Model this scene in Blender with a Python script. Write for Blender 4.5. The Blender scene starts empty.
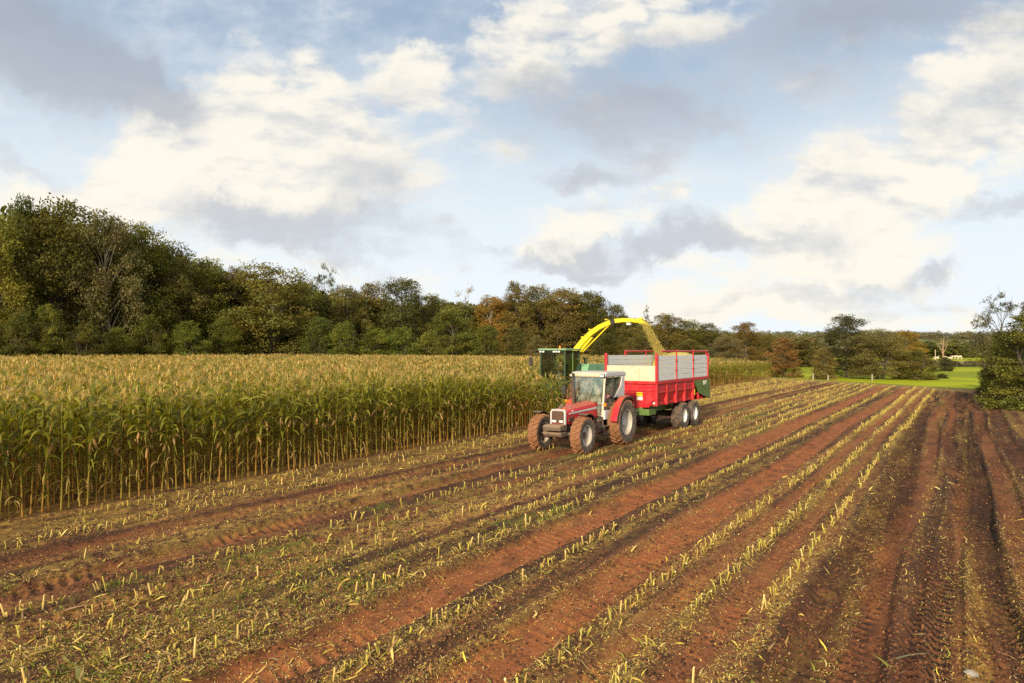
import bpy, bmesh, math, random
import numpy as np
from mathutils import Vector, Matrix

PI = math.pi
R = math.radians
scene = bpy.context.scene
COL = scene.collection

# ------------------------------------------------------------------ camera
H_CAM = 3.5
F_PX = 683.0
cam_data = bpy.data.cameras.new('camera')
cam_data.lens = 24.0
cam_data.sensor_width = 36.0
cam_data.clip_start = 0.1
cam_data.clip_end = 12000
cam = bpy.data.objects.new('camera', cam_data)
COL.objects.link(cam)
cam.location = (0, 0, H_CAM)
cam.rotation_euler = (R(90.0 + 0.71), 0, 0)
scene.camera = cam

# ------------------------------------------------------------------ light
SUN_AZ = (-0.37, -0.93)      # horizontal direction towards the sun (behind the camera, to the left)
SUN_EL = 21.0
SUN_STRENGTH = 4.5
SKY_STRENGTH = 0.089
sd = Vector((SUN_AZ[0], SUN_AZ[1], 0)).normalized() * math.cos(R(SUN_EL))
sd.z = math.sin(R(SUN_EL))
sun_data = bpy.data.lights.new('sun', 'SUN')
sun_data.energy = SUN_STRENGTH
sun_data.angle = R(6.0)
sun_data.color = (1.0, 0.84, 0.58)
sun = bpy.data.objects.new('sun', sun_data)
COL.objects.link(sun)
sun.rotation_euler = sd.to_track_quat('Z', 'Y').to_euler()
sun.location = (-60, -60, 60)

scene.view_settings.view_transform = 'Standard'
scene.view_settings.look = 'None'
scene.view_settings.exposure = 0.70
scene.view_settings.gamma = 1.0
scene.view_settings.use_curve_mapping = False
scene.render.engine = 'CYCLES'
scene.cycles.max_bounces = 6
scene.cycles.diffuse_bounces = 3
scene.cycles.glossy_bounces = 3
scene.cycles.transmission_bounces = 4
scene.cycles.transparent_max_bounces = 8
scene.cycles.caustics_reflective = False
scene.cycles.caustics_refractive = False
scene.cycles.use_denoising = False

# ------------------------------------------------------------------ node helpers
class NT:
    def __init__(self, tree):
        self.t = tree
        tree.nodes.clear()
    def n(self, kind, **kw):
        nd = self.t.nodes.new(kind)
        for k, v in kw.items():
            setattr(nd, k, v)
        return nd
    def link(self, a, b):
        self.t.links.new(a, b)
    def put(self, sock, v):
        if hasattr(v, 'is_linked') or isinstance(v, bpy.types.NodeSocket):
            self.t.links.new(v, sock)
        else:
            sock.default_value = v
    def math(self, op, a, b=0.0, c=None, clamp=False):
        nd = self.n('ShaderNodeMath', operation=op, use_clamp=clamp)
        self.put(nd.inputs[0], a); self.put(nd.inputs[1], b)
        if c is not None: self.put(nd.inputs[2], c)
        return nd.outputs[0]
    def vmath(self, op, a, b=None):
        nd = self.n('ShaderNodeVectorMath', operation=op)
        self.put(nd.inputs[0], a)
        if b is not None: self.put(nd.inputs[1], b)
        return nd.outputs['Value'] if op in ('LENGTH', 'DOT_PRODUCT') else nd.outputs['Vector']
    def mix(self, f, a, b, mode='MIX'):
        nd = self.n('ShaderNodeMix', data_type='RGBA', blend_type=mode)
        self.put(nd.inputs[0], f); self.put(nd.inputs[6], a); self.put(nd.inputs[7], b)
        return nd.outputs[2]
    def noise(self, vec, scale, detail=4.0, rough=0.55, dim='3D'):
        nd = self.n('ShaderNodeTexNoise', noise_dimensions=dim)
        if vec is not None: self.link(vec, nd.inputs['Vector'])
        nd.inputs['Scale'].default_value = scale
        nd.inputs['Detail'].default_value = detail
        nd.inputs['Roughness'].default_value = rough
        return nd
    def smooth(self, v, a, b, lo=0.0, hi=1.0):
        nd = self.n('ShaderNodeMapRange', interpolation_type='SMOOTHSTEP')
        self.put(nd.inputs[0], v)
        nd.inputs[1].default_value = a; nd.inputs[2].default_value = b
        nd.inputs[3].default_value = lo; nd.inputs[4].default_value = hi
        return nd.outputs[0]

# ------------------------------------------------------------------ world: sky and clouds
world = bpy.data.worlds.new('World')
scene.world = world
world.use_nodes = True
W = NT(world.node_tree)
sky = W.n('ShaderNodeTexSky', sky_type='NISHITA', sun_disc=False)
sky.sun_elevation = R(SUN_EL)
sky.sun_rotation = math.atan2(SUN_AZ[0], SUN_AZ[1])
sky.air_density = 1.0; sky.dust_density = 1.2; sky.ozone_density = 1.5
tc = W.n('ShaderNodeTexCoord')
gen = tc.outputs['Generated']
sep = W.n('ShaderNodeSeparateXYZ'); W.link(gen, sep.inputs[0])
dx, dy, dz = sep.outputs
# cloud layer coordinates: the direction pierced through a flat layer far overhead
den = W.math('ADD', W.math('MAXIMUM', dz, 0.0), 0.10)
lay = W.n('ShaderNodeCombineXYZ')
W.put(lay.inputs[0], W.math('DIVIDE', dx, den)); W.put(lay.inputs[1], W.math('DIVIDE', dy, den))
layer = lay.outputs[0]
# direction towards the north half of the sky as tangent coordinates (fixed in the world)
ysafe = W.math('MAXIMUM', dy, 0.05)
tan = W.n('ShaderNodeCombineXYZ')
W.put(tan.inputs[0], W.math('DIVIDE', dx, ysafe)); W.put(tan.inputs[1], W.math('DIVIDE', dz, ysafe))
wn = W.noise(layer, 1.1, 6.0, 0.6)
wn2 = W.noise(tan.outputs[0], 5.0, 6.0, 0.62)
warp = W.vmath('SCALE', W.vmath('SUBTRACT', wn2.outputs['Color'], (0.5, 0.5, 0.5)))
warp.node.inputs['Scale'].default_value = 0.20
tw = W.vmath('ADD', tan.outputs[0], warp)
def blob(px, py, rx, ry, ang):
    """a soft elliptical bank of cloud in the northern sky; returns 1 inside to 0 outside"""
    mp = W.n('ShaderNodeMapping', vector_type='TEXTURE')
    W.link(tw, mp.inputs[0])
    mp.inputs['Location'].default_value = ((px - 512) / F_PX, (350 - py) / F_PX, 0)
    mp.inputs['Rotation'].default_value = (0, 0, R(ang))
    mp.inputs['Scale'].default_value = (rx / F_PX, ry / F_PX, 1)
    ln = W.vmath('LENGTH', mp.outputs[0])
    return W.smooth(ln, 1.25, 0.15)
def bank(rows):
    acc = None
    for px, py, rx, ry, ang, w in rows:
        b = W.math('MULTIPLY', blob(px, py, rx, ry, ang), w)
        acc = b if acc is None else W.math('ADD', acc, b)
    return acc
bright = bank([
    (240, 150, 175, 85, -8, 1.0), (190, 175, 100, 55, 0, 0.6), (60, 196, 150, 44, -6, 0.95), (300, 120, 120, 80, -30, 0.5),
    (340, 190, 120, 60, 0, 0.35), (406, 76, 46, 34, -15, 0.95), (318, 62, 60, 28, -35, 0.5), (525, 50, 90, 60, 0, 0.75), (640, 8, 130, 44, 0, 0.8),
    (600, 228, 90, 32, 14, 0.75), (545, 256, 60, 20, 0, 0.5), (840, 190, 140, 56, 18, 0.75), (800, 262, 190, 48, 8, 0.9), (900, 205, 130, 60, 15, 0.6),
    (985, 72, 130, 60, 32, 1.0), (1020, 140, 100, 60, 20, 0.85), (840, 312, 300, 30, 0, 0.65), (420, 320, 430, 34, 0, 0.5), (120, 250, 280, 34, -6, 0.55),
    (480, 120, 160, 80, 0, 0.22), (700, 190, 200, 60, 0, 0.2),
])
dark = bank([
    (20, 30, 210, 80, -26, 1.2), (165, 92, 110, 44, -30, 0.7), (345, 236, 190, 30, -6, 0.75), (240, 222, 130, 26, 0, 0.35), (20, 158, 120, 24, -14, 0.55), (360, 195, 90, 36, -10, 0.45),
    (760, 66, 330, 100, 4, 0.46), (630, 118, 190, 70, -10, 0.36), (583, 182, 60, 22, 0, 0.6), (930, 14, 220, 50, 0, 0.5), (640, 252, 150, 20, 4, 0.62), (684, 236, 70, 28, 0, 0.75), (560, 264, 70, 12, 0, 0.5),
    (810, 290, 150, 16, 8, 0.6), (800, 240, 90, 22, 6, 0.55), (1000, 216, 110, 22, 12, 0.75), (1000, 112, 90, 34, 30, 0.5), (945, 268, 36, 10, 10, 0.5), (500, 245, 30, 9, 0, 0.35), (930, 300, 130, 12, 0, 0.3), (490, 150, 300, 80, 0, 0.15),
])
north = W.smooth(dy, 0.05, 0.25)
st = W.n('ShaderNodeMapping'); W.link(tan.outputs[0], st.inputs[0]); st.inputs['Rotation'].default_value = (0, 0, R(12)); st.inputs['Scale'].default_value = (1.0, 2.4, 1.0)
fb = W.noise(layer, 2.0, 9.0, 0.60).outputs['Fac']
ft = W.noise(st.outputs[0], 4.2, 10.0, 0.60).outputs['Fac']
off = W.vmath('ADD', st.outputs[0], (-0.012, 0.045, 0))
ft2 = W.noise(off, 4.2, 6.0, 0.55).outputs['Fac']
fine = W.noise(tw, 16.0, 6.0, 0.6).outputs['Fac']
tex = W.math('SUBTRACT', W.math('ADD', W.math('ADD', W.math('MULTIPLY', fb, 0.5), W.math('MULTIPLY', ft, 1.3)), W.math('MULTIPLY', fine, 0.55)), 1.175)
def scaled(v, f):
    nd = W.n('ShaderNodeVectorMath', operation='SCALE'); W.link(v, nd.inputs[0]); nd.inputs['Scale'].default_value = f
    return nd.outputs[0]
puff = W.noise(W.vmath('ADD', st.outputs[0], scaled(warp, 0.5)), 6.5, 5.0, 0.5).outputs['Fac']
billow = W.math('MULTIPLY', W.math('SUBTRACT', W.math('ABSOLUTE', W.math('SUBTRACT', puff, 0.5)), 0.075), 2.6)     # rounded heads with creases between them
b_n = W.smooth(W.math('ADD', W.math('ADD', bright, W.math('MULTIPLY', tex, 1.3)), billow), 0.10, 0.84)
d_n = W.smooth(W.math('ADD', dark, W.math('MULTIPLY', tex, 1.3)), 0.14, 1.02)
away = W.smooth(wn.outputs['Fac'], 0.32, 0.60)          # the rest of the sky: broken cloud
b_all = W.mix(north, away, b_n)
d_all = W.math('MULTIPLY', d_n, north)
veil = W.smooth(dz, 0.42, 0.02, 0.0, 0.92)
sky_col = W.mix(W.smooth(dz, 0.48, 0.15), (2.55, 3.35, 4.4, 1), (4.7, 5.45, 6.05, 1))
sky_col = W.mix(0.12, sky_col, sky.outputs['Color'])
sky_col = W.mix(W.smooth(dz, 0.44, 0.75), sky_col, (3.2, 3.6, 4.3, 1))
base = W.mix(veil, sky_col, (6.2, 6.75, 7.1, 1))
base = W.mix(W.smooth(tex, -0.25, 0.45, 0.0, 0.70), base, (6.3, 6.4, 6.5, 1))     # thin high veil
relief = W.smooth(W.math('ADD', W.math('ADD', W.math('MULTIPLY', billow, 0.18), W.math('SUBTRACT', ft, ft2)), W.smooth(dz, 0.30, 0.04, 0.0, 0.10)), -0.17, 0.05)
lit = W.mix(relief, (4.7, 4.8, 4.95, 1), (7.0, 6.65, 5.8, 1))
lit = W.mix(north, (7.2, 7.0, 6.6, 1), lit)
c1 = W.mix(W.math('MULTIPLY', b_all, 0.94), base, lit)
greyc = W.mix(W.smooth(dz, 0.15, 0.45), (4.0, 4.2, 4.55, 1), (2.5, 2.85, 3.45, 1))
c2 = W.mix(W.math('MULTIPLY', d_all, 0.85), c1, greyc)
bg = W.n('ShaderNodeBackground'); W.link(c2, bg.inputs['Color']); bg.inputs['Strength'].default_value = SKY_STRENGTH
wo = W.n('ShaderNodeOutputWorld'); W.link(bg.outputs[0], wo.inputs['Surface'])

# ------------------------------------------------------------------ frame of the field: u along the rows (away), c across them (to the right)
ROW = R(33.5)
RX, RY = math.sin(ROW), math.cos(ROW)
def uc2xy(u, c):
    return RX * u + RY * c, RY * u - RX * c
def xy2uc(x, y):
    return RX * x + RY * y, RY * x - RX * y
HEAD = math.atan2(-RY, -RX)           # heading of the machines: down the rows, towards the camera's left

# ------------------------------------------------------------------ numpy noise
def _hash(ix, iy, seed):
    n = (ix.astype(np.int64) * 374761393 + iy.astype(np.int64) * 668265263 + seed * 1442695041) & 0xFFFFFFFF
    n = ((n ^ (n >> 13)) * 1274126177) & 0xFFFFFFFF
    n = n ^ (n >> 16)
    return (n & 0xFFFFFF) / float(0xFFFFFF)
def vnoise(x, y, seed=0):
    ix = np.floor(x); iy = np.floor(y)
    fx = x - ix; fy = y - iy
    fx = fx * fx * (3 - 2 * fx); fy = fy * fy * (3 - 2 * fy)
    a = _hash(ix, iy, seed); b = _hash(ix + 1, iy, seed); c = _hash(ix, iy + 1, seed); d = _hash(ix + 1, iy + 1, seed)
    return (a * (1 - fx) + b * fx) * (1 - fy) + (c * (1 - fx) + d * fx) * fy
def fbm(x, y, seed=0, octs=4):
    s = 0; a = 0.5; t = 0
    for k in range(octs):
        s = s + a * vnoise(x * 2 ** k, y * 2 ** k, seed + 17 * k); t += a; a *= 0.5
    return s / t
def sstep(a, b, x):
    t = np.clip((x - a) / (b - a), 0, 1)
    return t * t * (3 - 2 * t)

# ------------------------------------------------------------------ object helpers
def tag(o, label=None, cat=None, group=None, kind=None):
    if label: o['label'] = label
    if cat: o['category'] = cat
    if group: o['group'] = group
    if kind: o['kind'] = kind
    return o
def thing(name, label, cat, loc=(0, 0, 0), rz=0.0, group=None):
    o = bpy.data.objects.new(name, None)
    COL.objects.link(o)
    o.location = loc; o.rotation_euler = (0, 0, rz)
    o.empty_display_size = 0.3
    return tag(o, label, cat, group)
def np_mesh(name, V, Q, mat, col=None, smooth=False, tris=False):
    me = bpy.data.meshes.new(name)
    V = np.asarray(V, dtype=np.float32); Q = np.asarray(Q, dtype=np.int32)
    k = Q.shape[1]
    me.vertices.add(len(V)); me.vertices.foreach_set('co', V.ravel())
    me.loops.add(Q.size); me.loops.foreach_set('vertex_index', Q.ravel())
    me.polygons.add(len(Q))
    me.polygons.foreach_set('loop_start', np.arange(0, Q.size, k, dtype=np.int32))
    if smooth:
        me.polygons.foreach_set('use_smooth', np.ones(len(Q), dtype=bool))
    me.update(calc_edges=True)
    if col is not None:
        at = me.color_attributes.new('col', 'FLOAT_COLOR', 'POINT')
        c4 = np.ones((len(V), 4), dtype=np.float32); c4[:, :3] = col
        at.data.foreach_set('color', c4.ravel())
    if mat: me.materials.append(mat)
    return me
def link_mesh(name, me, parent=None, loc=(0, 0, 0)):
    o = bpy.data.objects.new(name, me)
    COL.objects.link(o)
    if parent: o.parent = parent
    o.location = loc
    return o
def part(name, bm, mat, parent=None, loc=(0, 0, 0), smooth=False, bevel=0.0):
    """a bmesh becomes ONE mesh object"""
    bmesh.ops.recalc_face_normals(bm, faces=bm.faces[:])
    me = bpy.data.meshes.new(name)
    bm.to_mesh(me); bm.free()
    me.materials.append(mat)
    if smooth:
        for p in me.polygons: p.use_smooth = True
    o = link_mesh(name, me, parent, loc)
    if bevel > 0:
        md = o.modifiers.new('bevel', 'BEVEL'); md.width = bevel; md.segments = 2; md.limit_method = 'ANGLE'; md.angle_limit = R(35)
    return o
def BM():
    return bmesh.new()
def box(bm, c, s, rot=None):
    m = Matrix.Translation(c)
    if rot is not None: m = m @ rot.to_4x4()
    m = m @ Matrix.Diagonal((s[0], s[1], s[2], 1))
    bmesh.ops.create_cube(bm, size=1.0, matrix=m)
    return bm
def bar(bm, a, b, w, h):
    a = Vector(a); b = Vector(b); d = b - a
    q = d.to_track_quat('X', 'Z')
    return box(bm, (a + b) / 2, (d.length, w, h), q.to_matrix())
def tube(bm, pts, rad, seg=8, cap=True):
    pts = [Vector(p) for p in pts]
    rads = rad if isinstance(rad, (list, tuple)) else [rad] * len(pts)
    rings = []
    up = Vector((0, 0, 1))
    for i, p in enumerate(pts):
        d = (pts[min(i + 1, len(pts) - 1)] - pts[max(i - 1, 0)]).normalized()
        ref = up if abs(d.z) < 0.95 else Vector((1, 0, 0))
        s = d.cross(ref).normalized(); t = s.cross(d)
        rings.append([bm.verts.new(p + (s * math.cos(2 * PI * k / seg) + t * math.sin(2 * PI * k / seg)) * rads[i]) for k in range(seg)])
    for a, b in zip(rings, rings[1:]):
        for k in range(seg):
            bm.faces.new((a[k], a[(k + 1) % seg], b[(k + 1) % seg], b[k]))
    if cap:
        bm.faces.new(rings[0][::-1]); bm.faces.new(rings[-1])
    return bm
def loft(bm, sections, cap=True):
    rings = [[bm.verts.new(p) for p in s] for s in sections]
    n = len(rings[0])
    for a, b in zip(rings, rings[1:]):
        for k in range(n):
            bm.faces.new((a[k], a[(k + 1) % n], b[(k + 1) % n], b[k]))
    if cap:
        bm.faces.new(rings[0][::-1]); bm.faces.new(rings[-1])
    return bm
def prism_y(bm, prof, y0, y1):
    """side profile in x,z extruded across y"""
    return loft(bm, [[(x, y0, z) for x, z in prof], [(x, y1, z) for x, z in prof]])
def prism_x(bm, prof, x0, x1):
    return loft(bm, [[(x0, y, z) for y, z in prof], [(x1, y, z) for y, z in prof]])
def lathe_y(bm, prof, seg=40):
    """profile of (radius, y) turned round the y axis, closed loop"""
    rings = []
    for k in range(seg):
        a = 2 * PI * k / seg
        rings.append([bm.verts.new((r * math.cos(a), y, r * math.sin(a))) for r, y in prof])
    n = len(prof)
    for k in range(seg):
        a, b = rings[k], rings[(k + 1) % seg]
        for j in range(n):
            bm.faces.new((a[j], a[(j + 1) % n], b[(j + 1) % n], b[j]))
    return bm

# ------------------------------------------------------------------ materials
def mat_new(name):
    m = bpy.data.materials.new(name); m.use_nodes = True
    return m, NT(m.node_tree)
def mat_paint(name, col, rough=0.45, dirt=0.35, dirtcol=(0.16, 0.085, 0.045), metal=0.0, scale=4.0, spec=0.5):
    m, t = mat_new(name)
    p = t.n('ShaderNodeBsdfPrincipled'); o = t.n('ShaderNodeOutputMaterial')
    c = t.n('ShaderNodeTexCoord')
    nz = t.noise(c.outputs['Object'], scale, 8.0, 0.65)
    nz2 = t.noise(c.outputs['Object'], scale * 7, 4.0, 0.6)
    f = t.smooth(t.math('ADD', nz.outputs['Fac'], t.math('MULTIPLY', nz2.outputs['Fac'], 0.35)), 0.55, 0.95, 0.0, dirt)
    tint = t.mix(t.smooth(nz.outputs['Fac'], 0.3, 0.7), tuple(x * 0.86 for x in col) + (1,), tuple(col) + (1,))
    body = t.mix(f, tint, tuple(dirtcol) + (1,))
    if dirt > 0.1:                                     # chaff and dust lying on everything that faces up
        gn = t.n('ShaderNodeNewGeometry'); sn_ = t.n('ShaderNodeSeparateXYZ'); t.link(gn.outputs['Normal'], sn_.inputs[0])
        lie = t.math('MULTIPLY', t.smooth(sn_.outputs[2], 0.45, 0.95), t.smooth(nz2.outputs['Fac'], 0.32, 0.68, 0.05, 0.55))
        body = t.mix(lie, body, (0.40, 0.27, 0.12, 1))
    t.link(body, p.inputs['Base Color'])
    t.link(t.smooth(f, 0.0, 0.4, rough, 0.85), p.inputs['Roughness'])
    p.inputs['Metallic'].default_value = metal
    p.inputs['Specular IOR Level'].default_value = spec
    t.link(p.outputs[0], o.inputs[0])
    return m
def mat_leaf(name, rough=0.55, trans=0.35, use_obj=False, noise=0.0):
    m, t = mat_new(name)
    o = t.n('ShaderNodeOutputMaterial')
    at = t.n('ShaderNodeAttribute', attribute_name='col')
    c = at.outputs['Color']
    if use_obj:
        oi = t.n('ShaderNodeObjectInfo')
        c = t.mix(1.0, c, oi.outputs['Color'], 'MULTIPLY')
    d = t.n('ShaderNodeBsdfPrincipled'); t.link(c, d.inputs['Base Color'])
    d.inputs['Roughness'].default_value = rough; d.inputs['Specular IOR Level'].default_value = 0.25
    tr = t.n('ShaderNodeBsdfTranslucent')
    t.link(t.mix(1.0, c, (1.25, 1.1, 0.5, 1), 'MULTIPLY'), tr.inputs['Color'])
    mx = t.n('ShaderNodeMixShader'); mx.inputs[0].default_value = trans
    t.link(d.outputs[0], mx.inputs[1]); t.link(tr.outputs[0], mx.inputs[2]); t.link(mx.outputs[0], o.inputs[0])
    return m
def mat_bark(name, col):
    m, t = mat_new(name)
    p = t.n('ShaderNodeBsdfPrincipled'); o = t.n('ShaderNodeOutputMaterial')
    c = t.n('ShaderNodeTexCoord')
    nz = t.noise(c.outputs['Object'], 2.5, 6.0, 0.7)
    t.link(t.mix(nz.outputs['Fac'], tuple(x * 0.6 for x in col) + (1,), tuple(x * 1.3 for x in col) + (1,)), p.inputs['Base Color'])
    p.inputs['Roughness'].default_value = 0.9
    t.link(p.outputs[0], o.inputs[0])
    return m
def mat_glass(name, tint=(0.75, 0.85, 0.8), alpha=0.25, dirt=0.25):
    m, t = mat_new(name)
    o = t.n('ShaderNodeOutputMaterial')
    tr = t.n('ShaderNodeBsdfTransparent'); tr.inputs[0].default_value = tuple(tint) + (1,)
    gl = t.n('ShaderNodeBsdfGlossy'); gl.inputs['Roughness'].default_value = 0.04
    gl.inputs['Color'].default_value = (0.9, 0.95, 0.95, 1)
    fr = t.n('ShaderNodeFresnel'); fr.inputs[0].default_value = 1.5
    mx = t.n('ShaderNodeMixShader'); t.link(t.math('ADD', fr.outputs[0], alpha * 0.3, clamp=True), mx.inputs[0])
    t.link(tr.outputs[0], mx.inputs[1]); t.link(gl.outputs[0], mx.inputs[2])
    df = t.n('ShaderNodeBsdfDiffuse'); df.inputs[0].default_value = (0.44, 0.45, 0.38, 1)  # pale film: dust, plus the haze the glass reflects painted in as colour
    c = t.n('ShaderNodeTexCoord')
    nz = t.noise(c.outputs['Object'], 3.0, 8.0, 0.7)
    m2 = t.n('ShaderNodeMixShader'); t.link(t.smooth(nz.outputs['Fac'], 0.35, 0.85, 0.0, dirt), m2.inputs[0])
    t.link(mx.outputs[0], m2.inputs[1]); t.link(df.outputs[0], m2.inputs[2])
    t.link(m2.outputs[0], o.inputs[0])
    return m
def mat_tyre(name, r_out, r_in):
    """rubber with dusty sidewall and red mud packed on the tread, told apart by the distance from the hub"""
    m, t = mat_new(name)
    p = t.n('ShaderNodeBsdfPrincipled'); o = t.n('ShaderNodeOutputMaterial')
    c = t.n('ShaderNodeTexCoord')
    s = t.n('ShaderNodeSeparateXYZ'); t.link(c.outputs['Object'], s.inputs[0])
    rad = t.math('SQRT', t.math('ADD', t.math('MULTIPLY', s.outputs[0], s.outputs[0]), t.math('MULTIPLY', s.outputs[2], s.outputs[2])))
    nz = t.noise(c.outputs['Object'], 7.0, 6.0, 0.65)
    nz2 = t.noise(c.outputs['Object'], 30.0, 3.0, 0.6)
    k = t.math('ADD', rad, t.math('MULTIPLY', t.math('SUBTRACT', nz.outputs['Fac'], 0.5), 0.12))
    side = t.mix(t.smooth(nz.outputs['Fac'], 0.35, 0.7), (0.035, 0.030, 0.027, 1), (0.15, 0.115, 0.085, 1))
    mud = t.mix(t.smooth(nz2.outputs['Fac'], 0.3, 0.7), (0.15, 0.062, 0.026, 1), (0.29, 0.125, 0.053, 1))
    t.link(t.mix(t.smooth(k, r_in, r_out), side, mud), p.inputs['Base Color'])
    p.inputs['Roughness'].default_value = 0.85
    t.link(p.outputs[0], o.inputs[0])
    return m

M = {}
M['leaf'] = mat_leaf('tree_leaf', use_obj=True, trans=0.42)
M['bark'] = mat_bark('bark', (0.075, 0.06, 0.045))
M['pale_bark'] = mat_bark('pale_bark', (0.26, 0.22, 0.16))
M['maize'] = mat_leaf('maize_leaf', trans=0.50, rough=0.5)
M['straw'] = mat_leaf('straw', trans=0.15, rough=0.6)
M['red'] = mat_paint('red_paint', (0.46, 0.006, 0.018), rough=0.38, dirt=0.22)
M['trailer_red'] = mat_paint('trailer_red_paint', (0.46, 0.005, 0.016), rough=0.42, dirt=0.30)
M['green'] = mat_paint('green_paint', (0.085, 0.16, 0.035), rough=0.45, dirt=0.25)
M['pale_green'] = mat_paint('faded_green_paint', (0.16, 0.36, 0.20), rough=0.5, dirt=0.25)
M['dark_green'] = mat_paint('dark_green_paint', (0.02, 0.06, 0.025), rough=0.5, dirt=0.3)
M['yellow'] = mat_paint('yellow_paint', (0.70, 0.56, 0.016), rough=0.45, dirt=0.45, dirtcol=(0.3, 0.2, 0.05))
M['grey'] = mat_paint('grey_paint', (0.50, 0.51, 0.53), rough=0.45, dirt=0.25)
M['cream_metal'] = mat_paint('cream_pillar', (0.62, 0.56, 0.44), rough=0.5, dirt=0.3)
M['galv'] = mat_paint('galvanised_board', (0.60, 0.62, 0.64), rough=0.5, dirt=0.16, dirtcol=(0.30, 0.29, 0.26), metal=0.0)
M['ply'] = mat_paint('pale_board', (0.56, 0.50, 0.38), rough=0.6, dirt=0.85, dirtcol=(0.40, 0.31, 0.19), scale=3.0)
M['black'] = mat_paint('black_plastic', (0.02, 0.02, 0.02), rough=0.55, dirt=0.3)
M['iron'] = mat_paint('dark_iron', (0.045, 0.04, 0.037), rough=0.6, dirt=0.7, dirtcol=(0.14, 0.075, 0.04))
M['mud_iron'] = mat_paint('muddy_iron', (0.13, 0.10, 0.08), rough=0.75, dirt=0.9, dirtcol=(0.24, 0.12, 0.06))
M['rim'] = mat_paint('dusty_silver_rim', (0.40, 0.38, 0.35), rough=0.6, dirt=0.8, dirtcol=(0.28, 0.22, 0.16))
M['white'] = mat_paint('white_paint', (0.78, 0.77, 0.74), rough=0.5, dirt=0.15)
M['orange'] = mat_paint('orange_lens', (0.80, 0.22, 0.01), rough=0.25, dirt=0.1)
M['sign_yellow'] = mat_paint('yellow_sticker', (0.80, 0.52, 0.01), rough=0.4, dirt=0.08)
M['lens'] = mat_paint('lamp_lens', (0.80, 0.80, 0.78), rough=0.15, dirt=0.15)
M['grille'] = mat_paint('muddy_grille', (0.085, 0.045, 0.03), rough=0.8, dirt=0.7, dirtcol=(0.17, 0.085, 0.045), scale=8)
M['glass'] = mat_glass('cab_glass', tint=(0.84, 0.92, 0.85), alpha=0.30, dirt=0.62)  # film thickened beyond dust so its colour stands in for reflected pale haze
M['dark_glass'] = mat_glass('tinted_glass', tint=(0.78, 0.84, 0.74), alpha=0.05, dirt=0.03)
M['skin'] = mat_paint('skin', (0.50, 0.28, 0.19), rough=0.55, dirt=0.0)
M['brown_cloth'] = mat_paint('brown_cloth', (0.13, 0.085, 0.05), rough=0.9, dirt=0.2)
M['blue_cloth'] = mat_paint('blue_denim', (0.06, 0.14, 0.30), rough=0.9, dirt=0.1)
M['dark_cloth'] = mat_paint('dark_cloth', (0.03, 0.03, 0.035), rough=0.9, dirt=0.1)
M['wood'] = mat_paint('weathered_wood', (0.30, 0.26, 0.20), rough=0.9, dirt=0.4)
M['hide'] = mat_paint('cream_hide', (0.62, 0.52, 0.40), rough=0.8, dirt=0.2)
M['stone'] = mat_paint('grey_stone', (0.24, 0.235, 0.22), rough=0.85, dirt=0.3)

# ------------------------------------------------------------------ the lie of the land
EDGE_C = -16.55                       # nearest standing maize row
CUT_C = -19.75                        # edge of the standing maize behind the harvester
U_HEADER = 30.2
def field_end(c):
    return 89.2 - (c + 19.2) * 0.856
def wood_y(px):
    return np.interp(px, [-200, 0, 300, 600, 760, 1100], [66, 80, 105, 150, 150, 150])
def px_of(x, y):
    return 512 + F_PX * x / np.maximum(y, 0.1)
def terr(x, y):
    u, c = xy2uc(x, y)
    d = np.maximum(-c - 19.0, 0.0)
    z = 0.006 * d * sstep(0, 25, d) * sstep(260, 150, y)
    far = sstep(300, 1050, y)
    z = z - 0.13 * np.exp(-((u - 28) / 11) ** 2 - ((c + 11.8) / 3.2) ** 2)
    z = z + far * (22 + 6 * (vnoise(x / 420 + 3, y / 420, 5) - 0.5))
    over = np.maximum(u - field_end(c), 0)
    z = z - 0.5 * sstep(0, 14, over) * sstep(-70, -45, c) * sstep(290, 200, y)
    return z
# wheelings: centre, half width, depth, lugs, redness
TRACKS = [(-4.55, 0.34, 0.060, 0.25, 1.0), (-6.5, 0.40, 0.070, 0.35, 1.0), (-1.55, 0.40, 0.075, 1.0, 0.15), (-1.02, 0.22, 0.05, 0.1, 0.75), (-0.55, 0.22, 0.045, 0.6, 0.6),
          (-0.22, 0.17, 0.07, 0.0, 0.9), (0.15, 0.26, 0.07, 1.0, 0.1), (0.45, 0.14, 0.06, 0.9, 0.05), (0.85, 0.22, 0.06, 0.1, 0.7), (1.5, 0.3, 0.06, 0.6, 0.4),
          (-11.55, 0.30, 0.075, 0.5, 0.55), (-13.2, 0.30, 0.055, 0.5, 0.45), (-9.95, 0.2, 0.03, 0.4, 0.45), (-3.38, 0.16, 0.03, 0.5, 0.6), (-2.68, 0.15, 0.03, 0.2, 0.6)]
ROWS = [-2.26, -3.0, -3.75, -5.62, -7.3, -8.05, -8.85, -9.6, -10.4, -12.35, -14.0, -14.75, -15.5]
def wob(u):
    return 0.10 * np.sin(u / 9.0 + 0.7) + 0.05 * np.sin(u / 3.1)
def drift(u, k, c0):
    w = wob(u) * (0.6 if k % 2 else 1.0)
    if c0 > -2: w = w + 0.42 * (vnoise(u / 6.5, u * 0 + k * 3.7, 300) - 0.5) + 0.55 * sstep(14, 60, u) * math.sin(k * 2.1)
    return w
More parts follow.
